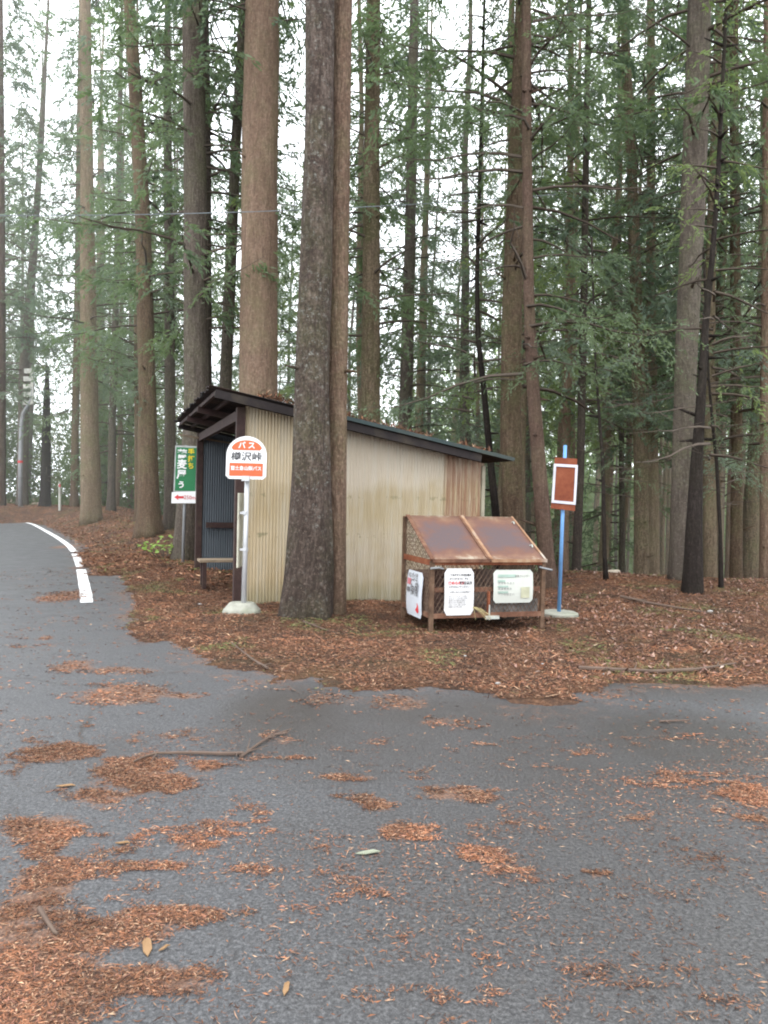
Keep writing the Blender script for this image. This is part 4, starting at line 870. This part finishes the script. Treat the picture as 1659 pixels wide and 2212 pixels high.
ret = notice('notice_sheet', (1066,1231,1151,1302), 'front', PAPER2, 'wide aged notice with a faint timetable grid at the right of the cage front',
 [(s_, .026, -.40, .10-.17*i, GREYI, 0) for i, s_ in enumerate(['月 火 水 木 金 土','燃 資 粗 燃 休','一 二 三 四 五 六'])]+[('収集カレンダー', .026, .22, .31, BLACK, 0)])
GI = plain('faded_green_print', (.33,.44,.38), .5, dirt_amt=0); YI = plain('faded_yellow_print', (.50,.50,.36), .5, dirt_amt=0)
blocks(ret[0], 'green_print', *ret[1:6], [(-.40,.28,.05,.36),(-.40,.14,-.22,.20),(-.40,-.02,-.15,.03),(-.40,-.20,-.15,-.14)], GI, ret[6]); blocks(ret[0], 'yellow_print', *ret[1:6], [(.18,-.35,.40,-.02)], YI, ret[6])
ret = notice('notice_sheet', (879,1233,912,1331), 'side', PAPERB, 'narrow bluish white notice tied to the left side mesh of the cage',
 [('NO ポイ捨', .085, -.38, .39, GREYI, .001), ('ごみ', .12, .10, .22, GREYI, .002), ('持帰', .12, .10, .06, GREYI, .002)], cut=.04)
blocks(ret[0], 'red_print', *ret[1:6], [(-.42,.18,-.18,.32)], plain('faded_red_print', (.62,.22,.25), .5, dirt_amt=0), ret[6]); blocks(ret[0], 'dark_print', *ret[1:6], [(-.42,.02,-.2,.12)], GREYI, ret[6])
mb = MB(); q = ret[1]+ret[2]*(.22*ret[3])-ZU*(.30*ret[4])+ret[5]*.014; a_ = ret[2]
mb.face([q+a_*.03-ZU*.05, q+a_*.07-ZU*.03, q+a_*.05+ZU*.03, q-a_*.0+ZU*.075, q+a_*.01+ZU*.02, q-a_*.04-ZU*.02]); mb.build('red_figure', REDI, ret[0])
# straw poking out
mb = MB(); rs = random.Random(3)
for i in range(9):
    p = K(KW*.36+rs.uniform(-.02,.03), -.03, .28); e_ = p+Vector((rs.uniform(.02,.22), -.05, -rs.uniform(.06,.14))); mid = p.lerp(e_, .5)+ZU*.02; mb.tube([p, mid, e_], [.003,.0025,.0015], 3)
tag(mb.build('straw_tuft', plain('straw', (.40,.33,.16), .8)), 'small tuft of dry straw poking out of the cage front under the tall notice', 'straw')

# ------------------------------------------------------------------ blue post sign
bb_ = G(1207, 1333); Yp = bb_.y
bp = empty('post_sign', bb_, 'rust brown board with a white frame on a leaning blue post beside the cage', 'post sign')
BLUE = plain('blue_paint', (.15,.33,.62), .5, var=.15, scale=10, dirt=(.14,.22,.36), dirt_amt=.4); BRN = rustmat('rust_brown_board', (.14,.036,.018), (.20,.055,.026), (.25,.08,.04))
WF = plain('white_frame_paint', (.62,.62,.68), .5, var=.1)
mb = MB(); mb.tube([bb_+ZU*.02, P(1221, 962, Yp)], [.024, .022], 12); mb.build('post', BLUE, bp, smooth=True)
mb = MB(); mb.tube([bb_-ZU*.04, bb_+ZU*.055, bb_+ZU*.07], [.235, .235, .20], 32); mb.build('base_plate', CONC, bp, bevel=.004)
mb = MB(); mb.prism(PQ([(1199,988),(1247,991),(1242,1104),(1190,1098)], Yp, .05), Vector((0,.015,0))); bd = mb.build('board', BRN, bp)
fo = [(1196.5,1001.5),(1248.5,1004.5),(1243.5,1090.5),(1191.5,1086)]; fi = [(1201.5,1007.5),(1243,1010),(1239,1084.5),(1196.8,1080.5)]
o1 = PQ(fo, Yp, .062); i1 = PQ(fi, Yp, .062); mb = MB()
for k in range(4):
    j = (k+1)%4; mb.prism([o1[k], o1[j], i1[j], i1[k]], Vector((0,.010,0)))
mb.build('frame', WF, bd)

# ------------------------------------------------------------------ kinked grey pole, delineator, cable
Yq = 36.2; q0 = P(44, 1100, Yq); up_ = empty('kinked_pole', (q0.x, q0.y, hgt(q0.x, q0.y)), 'kinked grey metal pole carrying a pale slatted rack at the far side of the road', 'pole')
mb = MB(); mb.tube([Vector((q0.x, q0.y, hgt(q0.x, q0.y)-.2)), P(44,1000,Yq), P(46,915,Yq), P(50,893,Yq), P(67,865,Yq), P(70,850,Yq), P(71,800,Yq)], [.105,.10,.095,.09,.08,.075,.07], 10); mb.build('pole', GREYP, up_, smooth=True)
mb = MB(); mb.tube([P(44,1000,Yq), P(44,995,Yq)], [.115,.115], 10); mb.build('red_band', REDI, up_)
RACK = plain('pale_rack', (.50,.50,.45), .6)
mb = MB(); mb.prism([P(52,796,Yq-.06), P(70,796,Yq-.06), P(70,806,Yq-.06), P(52,806,Yq-.06)], Vector((0,.12,0)))
for k in range(1, 5): mb.prism([P(51-.6*k,796+17*k,Yq-.06), P(70,796+17*k,Yq-.06), P(70,806+17*k,Yq-.06), P(51-.6*k,806+17*k,Yq-.06)], Vector((0,.12,0)))
mb.prism([P(66,796,Yq-.07), P(72,796,Yq-.07), P(72,872,Yq-.07), P(66,872,Yq-.07)], Vector((0,.02,0))); mb.build('rack', RACK, up_)
Yd = 35.8; q0 = P(129, 1108, Yd); dl = empty('delineator_post', (q0.x, q0.y, hgt(q0.x, q0.y)), 'small pale roadside post with red reflector beyond the white line', 'roadside post')
mb = MB(); mb.tube([Vector((q0.x, q0.y, hgt(q0.x, q0.y)-.2)), P(129,1040,Yd)], [.06,.055], 10); mb.build('post', RACK, dl); mb = MB(); mb.tube([P(129,1046,Yd-.08), P(129,1052,Yd-.08)], [.045,.045], 8); mb.build('reflector', REDI, dl)
mb = MB(); c0, c1 = P(-250, 462, 13.6), P(1200, 420, 13.6); N = 20; mb.tube([c0.lerp(c1, k/N)-ZU*(.15*4*(k/N)*(1-k/N)) for k in range(N+1)], [.008]*(N+1), 5)
tag(mb.build('overhead_cable', plain('cable_sheath', (.22,.25,.27), .6)), 'thin overhead cable crossing high above the shelter behind the foreground pair of trunks', 'cable')

# ------------------------------------------------------------------ leafy plant, branches, stones
pb = P(355, 1200, 15.8); pz = hgt(pb.x, pb.y); pl = empty('leafy_plant', (pb.x, pb.y, pz), 'low bright green leafy plant on the litter beside the green sign', 'plant')
mb = MB(); ms = MB(); rp = random.Random(4)
for i in range(120):
    a = rp.uniform(0, 6.28); rr2 = rp.random()**.6; tip = Vector((pb.x+math.cos(a)*rr2*.50, pb.y+math.sin(a)*rr2*.35, pz+.08+.36*(1-rr2*.6)*rp.random()+.05))
    if i % 3 == 0: ms.tube([Vector((pb.x+math.cos(a)*rr2*.2, pb.y+math.sin(a)*.1, pz-.03)), tip], [.006,.003], 3)
    d = Vector((math.cos(a), math.sin(a), rp.uniform(-.5,.5))).normalized(); s_ = d.cross(Vector((rp.gauss(0,.4),rp.gauss(0,.4)-.5,1))).normalized(); L = rp.uniform(.07,.14)
    mb.face([tip, tip+d*L*.5-s_*L*.33, tip+d*L, tip+d*L*.5+s_*L*.33])
mb.build('leaves', LEAFB, pl); ms.build('stems', TWIG, pl)
def branch(ptsD, r0, label, z=.012, side=0, name='fallen_branch'):
    mb = MB(); pts_ = []
    for i, (x, y) in enumerate(ptsD):
        g_ = G(x, y); zz = max(0, hgt(g_.x, g_.y)); g_ = G(x, y, zz); pts_.append(Vector((g_.x, g_.y, zz+r0+.004)))
    mb.tube(pts_, [r0*(1-.5*i/(len(pts_)-1)) for i in range(len(pts_))], 6); rb_ = random.Random(len(label))
    for k in range(side):
        i = rb_.randrange(len(pts_)-1); p = pts_[i].lerp(pts_[i+1], rb_.random()); d = (pts_[i+1]-pts_[i]).normalized()+Vector((rb_.gauss(0,.7), rb_.gauss(0,.7), .1)); mb.tube([p, p+d*rb_.uniform(.08,.2)], [r0*.5, r0*.2], 4)
    o = mb.build(name, plain('dead_wood', (.13,.09,.07), .85)); tag(o, label, 'branch', 'fallen branches'); return o
branch([(526,1633),(480,1634),(430,1632),(380,1632),(340,1633),(312,1640),(290,1650)], .011, 'long straight stick lying across the asphalt beside a needle drift', side=2)
branch([(578,1447),(548,1430),(520,1408),(500,1392)], .012, 'forked stick on the litter below the concrete foot of the bus sign', side=4)
branch([(1250,1448),(1330,1452),(1420,1456),(1500,1452),(1545,1445),(1590,1438)], .018, 'long dark bent branch at the asphalt edge on the right', side=5)
branch([(85,1970),(100,1995),(118,2022),(124,2025)], .009, 'short pale stick on the thick needle drift at lower left', side=0)
branch([(520,1640),(560,1610),(590,1592),(620,1588)], .009, 'reddish cedar twig next to the end of the long straight stick', side=7)
branch([(1425,1562),(1490,1560)], .008, 'thin reddish twig lying alone on the dark asphalt at right', side=1)
branch([(1340,1292),(1400,1306),(1470,1318),(1540,1330)], .022, 'thick dead bough on the ground in front of the big right-hand tree', side=4)
branch([(655,1345),(700,1362),(730,1372)], .010, 'broken twig in the litter below the lichened trunk', side=3)
def stone(x, y, r, label, mat, name='stone', cat='stone'):
    g_ = G(x, y); z_ = max(0, hgt(g_.x, g_.y)); g_ = G(x, y, z_); mb = MB(); n1, n2 = 6, 9; rs_ = random.Random(int(x))
    for i in range(n1+1):
        for k in range(n2):
            ph_ = math.pi*i/n1; th = 6.283*k/n2; q = 1+.25*mnoise.noise(Vector((math.cos(th)*2, math.sin(th)*2, ph_+x)))
            mb.v.append((g_.x+r*1.2*q*math.sin(ph_)*math.cos(th), g_.y+r*q*math.sin(ph_)*math.sin(th), z_+r*.35+r*.55*q*math.cos(ph_)))
    for i in range(n1):
        for k in range(n2): mb.f.append((i*n2+k, i*n2+(k+1)%n2, (i+1)*n2+(k+1)%n2, (i+1)*n2+k)); mb.mi.append(0)
    tag(mb.build(name, mat, smooth=True), label, cat, 'pale stones in the litter')
ST = plain('pale_stone', (.38,.36,.34), .8)
stone(432,1397-90,0.0248,'flat grey stone in the litter left of the concrete foot', ST)
stone(1005,1418,0.0136,'small bluish white stone in the litter below the cage', ST); stone(1304,1457,0.0124,'white pebble beside the long dark bent branch', ST)
stone(1076,1478,0.0186,'cream stone near the asphalt edge below the cage', ST); stone(1534,1322,0.0310,'pale stone among the dead leaves at far right', ST); stone(1172,1435,0.0112,'tiny white pebble right of the cage front', ST)
g_ = P(1322, 1262, 14.0); mb = MB(); zz_ = hgt(g_.x, g_.y); mb.bar((g_.x-.12, g_.y, zz_+.05), (g_.x+.14, g_.y+.1, zz_+.06), .10, .05); tag(mb.build('cut_timber', plain('pale_wood', (.55,.47,.38), .8), bevel=.01), 'short pale offcut of timber beyond the black stick-thin sapling', 'timber offcut')
# scattered bright bark chips near the camera
CHIP = plain('bark_chip', (.30,.18,.09), .8, var=.2)
for i, (x, y, L, a, lb) in enumerate([(318,2050,.05,1.9,'bright yellowish wood chip near the bottom of the view'),(142,1700,.045,.1,'pale orange wood chip beside the drift at left'),(265,1824,.03,0,'small tan chip between the left drifts'),(355,2052,.02,.8,'tiny yellow chip right of the brightest chip'),(618,2140,.03,1.5,'tan leaf scrap low in the middle of the asphalt'),(795,1845,.05,.2,'pale grey green leaf lying on open asphalt')]):
    g_ = G(x, y); mb = MB(); d = Vector((math.cos(a), math.sin(a), 0)); s_ = Vector((-d.y, d.x, 0)); w_ = L*.28
    pts_ = [g_-d*L+ZU*.008, g_-d*L*.3-s_*w_+ZU*.010, g_+d*L*.6-s_*w_*.8+ZU*.014, g_+d*L+ZU*.009, g_+d*L*.5+s_*w_+ZU*.012, g_-d*L*.4+s_*w_*.9+ZU*.008]
    mb.prism(pts_, ZU*-.004); tag(mb.build('wood_chip' if i not in (4,5) else 'fallen_leaf', CHIP if i != 5 else plain('grey_leaf', (.30,.32,.24), .7)), lb, 'wood chip' if i not in (4,5) else 'leaf')

# haze volume added to lighten the dark forest, in place of lens veiling
mm = bpy.data.materials.new('added_haze'); mm.use_nodes = True; mn = mm.node_tree; mn.nodes.clear()
mo = mn.nodes.new('ShaderNodeOutputMaterial'); vs = mn.nodes.new('ShaderNodeVolumeScatter'); vs.inputs['Density'].default_value = 0.0032; vs.inputs['Color'].default_value = (.97, 1, .97, 1); vs.inputs['Anisotropy'].default_value = 0.3
mn.links.new(vs.outputs[0], mo.inputs['Volume'])
mb = MB(); mb.box((0, 49, 8), (150, 64, 40)); added_haze = mb.build('added_haze', mm); tag(added_haze, kind='structure')

# ------------------------------------------------------------------ light
w = bpy.data.worlds.new('World'); sc.world = w; w.use_nodes = True; nt = w.node_tree; nt.nodes.clear()
sky = nt.nodes.new('ShaderNodeTexSky'); sky.sky_type = 'NISHITA'; sky.sun_disc = False; sky.sun_elevation = R(55); sky.sun_rotation = R(200); sky.dust_density = 3
bw = nt.nodes.new('ShaderNodeRGBToBW'); nt.links.new(sky.outputs[0], bw.inputs[0])
mx = nt.nodes.new('ShaderNodeMix'); mx.data_type = 'RGBA'; mx.inputs[0].default_value = .88; nt.links.new(sky.outputs[0], mx.inputs[6]); nt.links.new(bw.outputs[0], mx.inputs[7])
ad = nt.nodes.new('ShaderNodeMix'); ad.data_type = 'RGBA'; ad.blend_type = 'MIX'; ad.inputs[0].default_value = .6; nt.links.new(mx.outputs[2], ad.inputs[6]); ad.inputs[7].default_value = (22, 23, 24, 1)
bg = nt.nodes.new('ShaderNodeBackground'); bg.inputs[1].default_value = 0.195; nt.links.new(ad.outputs[2], bg.inputs[0])
wo = nt.nodes.new('ShaderNodeOutputWorld'); nt.links.new(bg.outputs[0], wo.inputs[0])
sd_ = bpy.data.lights.new('sun', 'SUN'); sd_.energy = 1.0; sd_.angle = R(20); sd_.color = (1, .97, .92); so_ = bpy.data.objects.new('sun', sd_); COL.objects.link(so_)
el, az = R(55), R(200); dirv = Vector((math.sin(az)*math.cos(el), math.cos(az)*math.cos(el), math.sin(el))); so_.rotation_euler = dirv.to_track_quat('Z', 'Y').to_euler(); so_.location = (0, 0, 30)

sc.view_settings.view_transform = 'Standard'; sc.view_settings.look = 'None'; sc.view_settings.exposure = 0; sc.view_settings.gamma = 1
sc.render.engine = 'CYCLES'; cy = sc.cycles; cy.max_bounces = 6; cy.diffuse_bounces = 3; cy.glossy_bounces = 2; cy.transmission_bounces = 3; cy.use_denoising = True; cy.use_adaptive_sampling = True
cy.filter_width = 2.0; cy.caustics_reflective = False; cy.caustics_refractive = False
cy.volume_bounces = 1; cy.volume_step_rate = 4
print('trees', cnt)
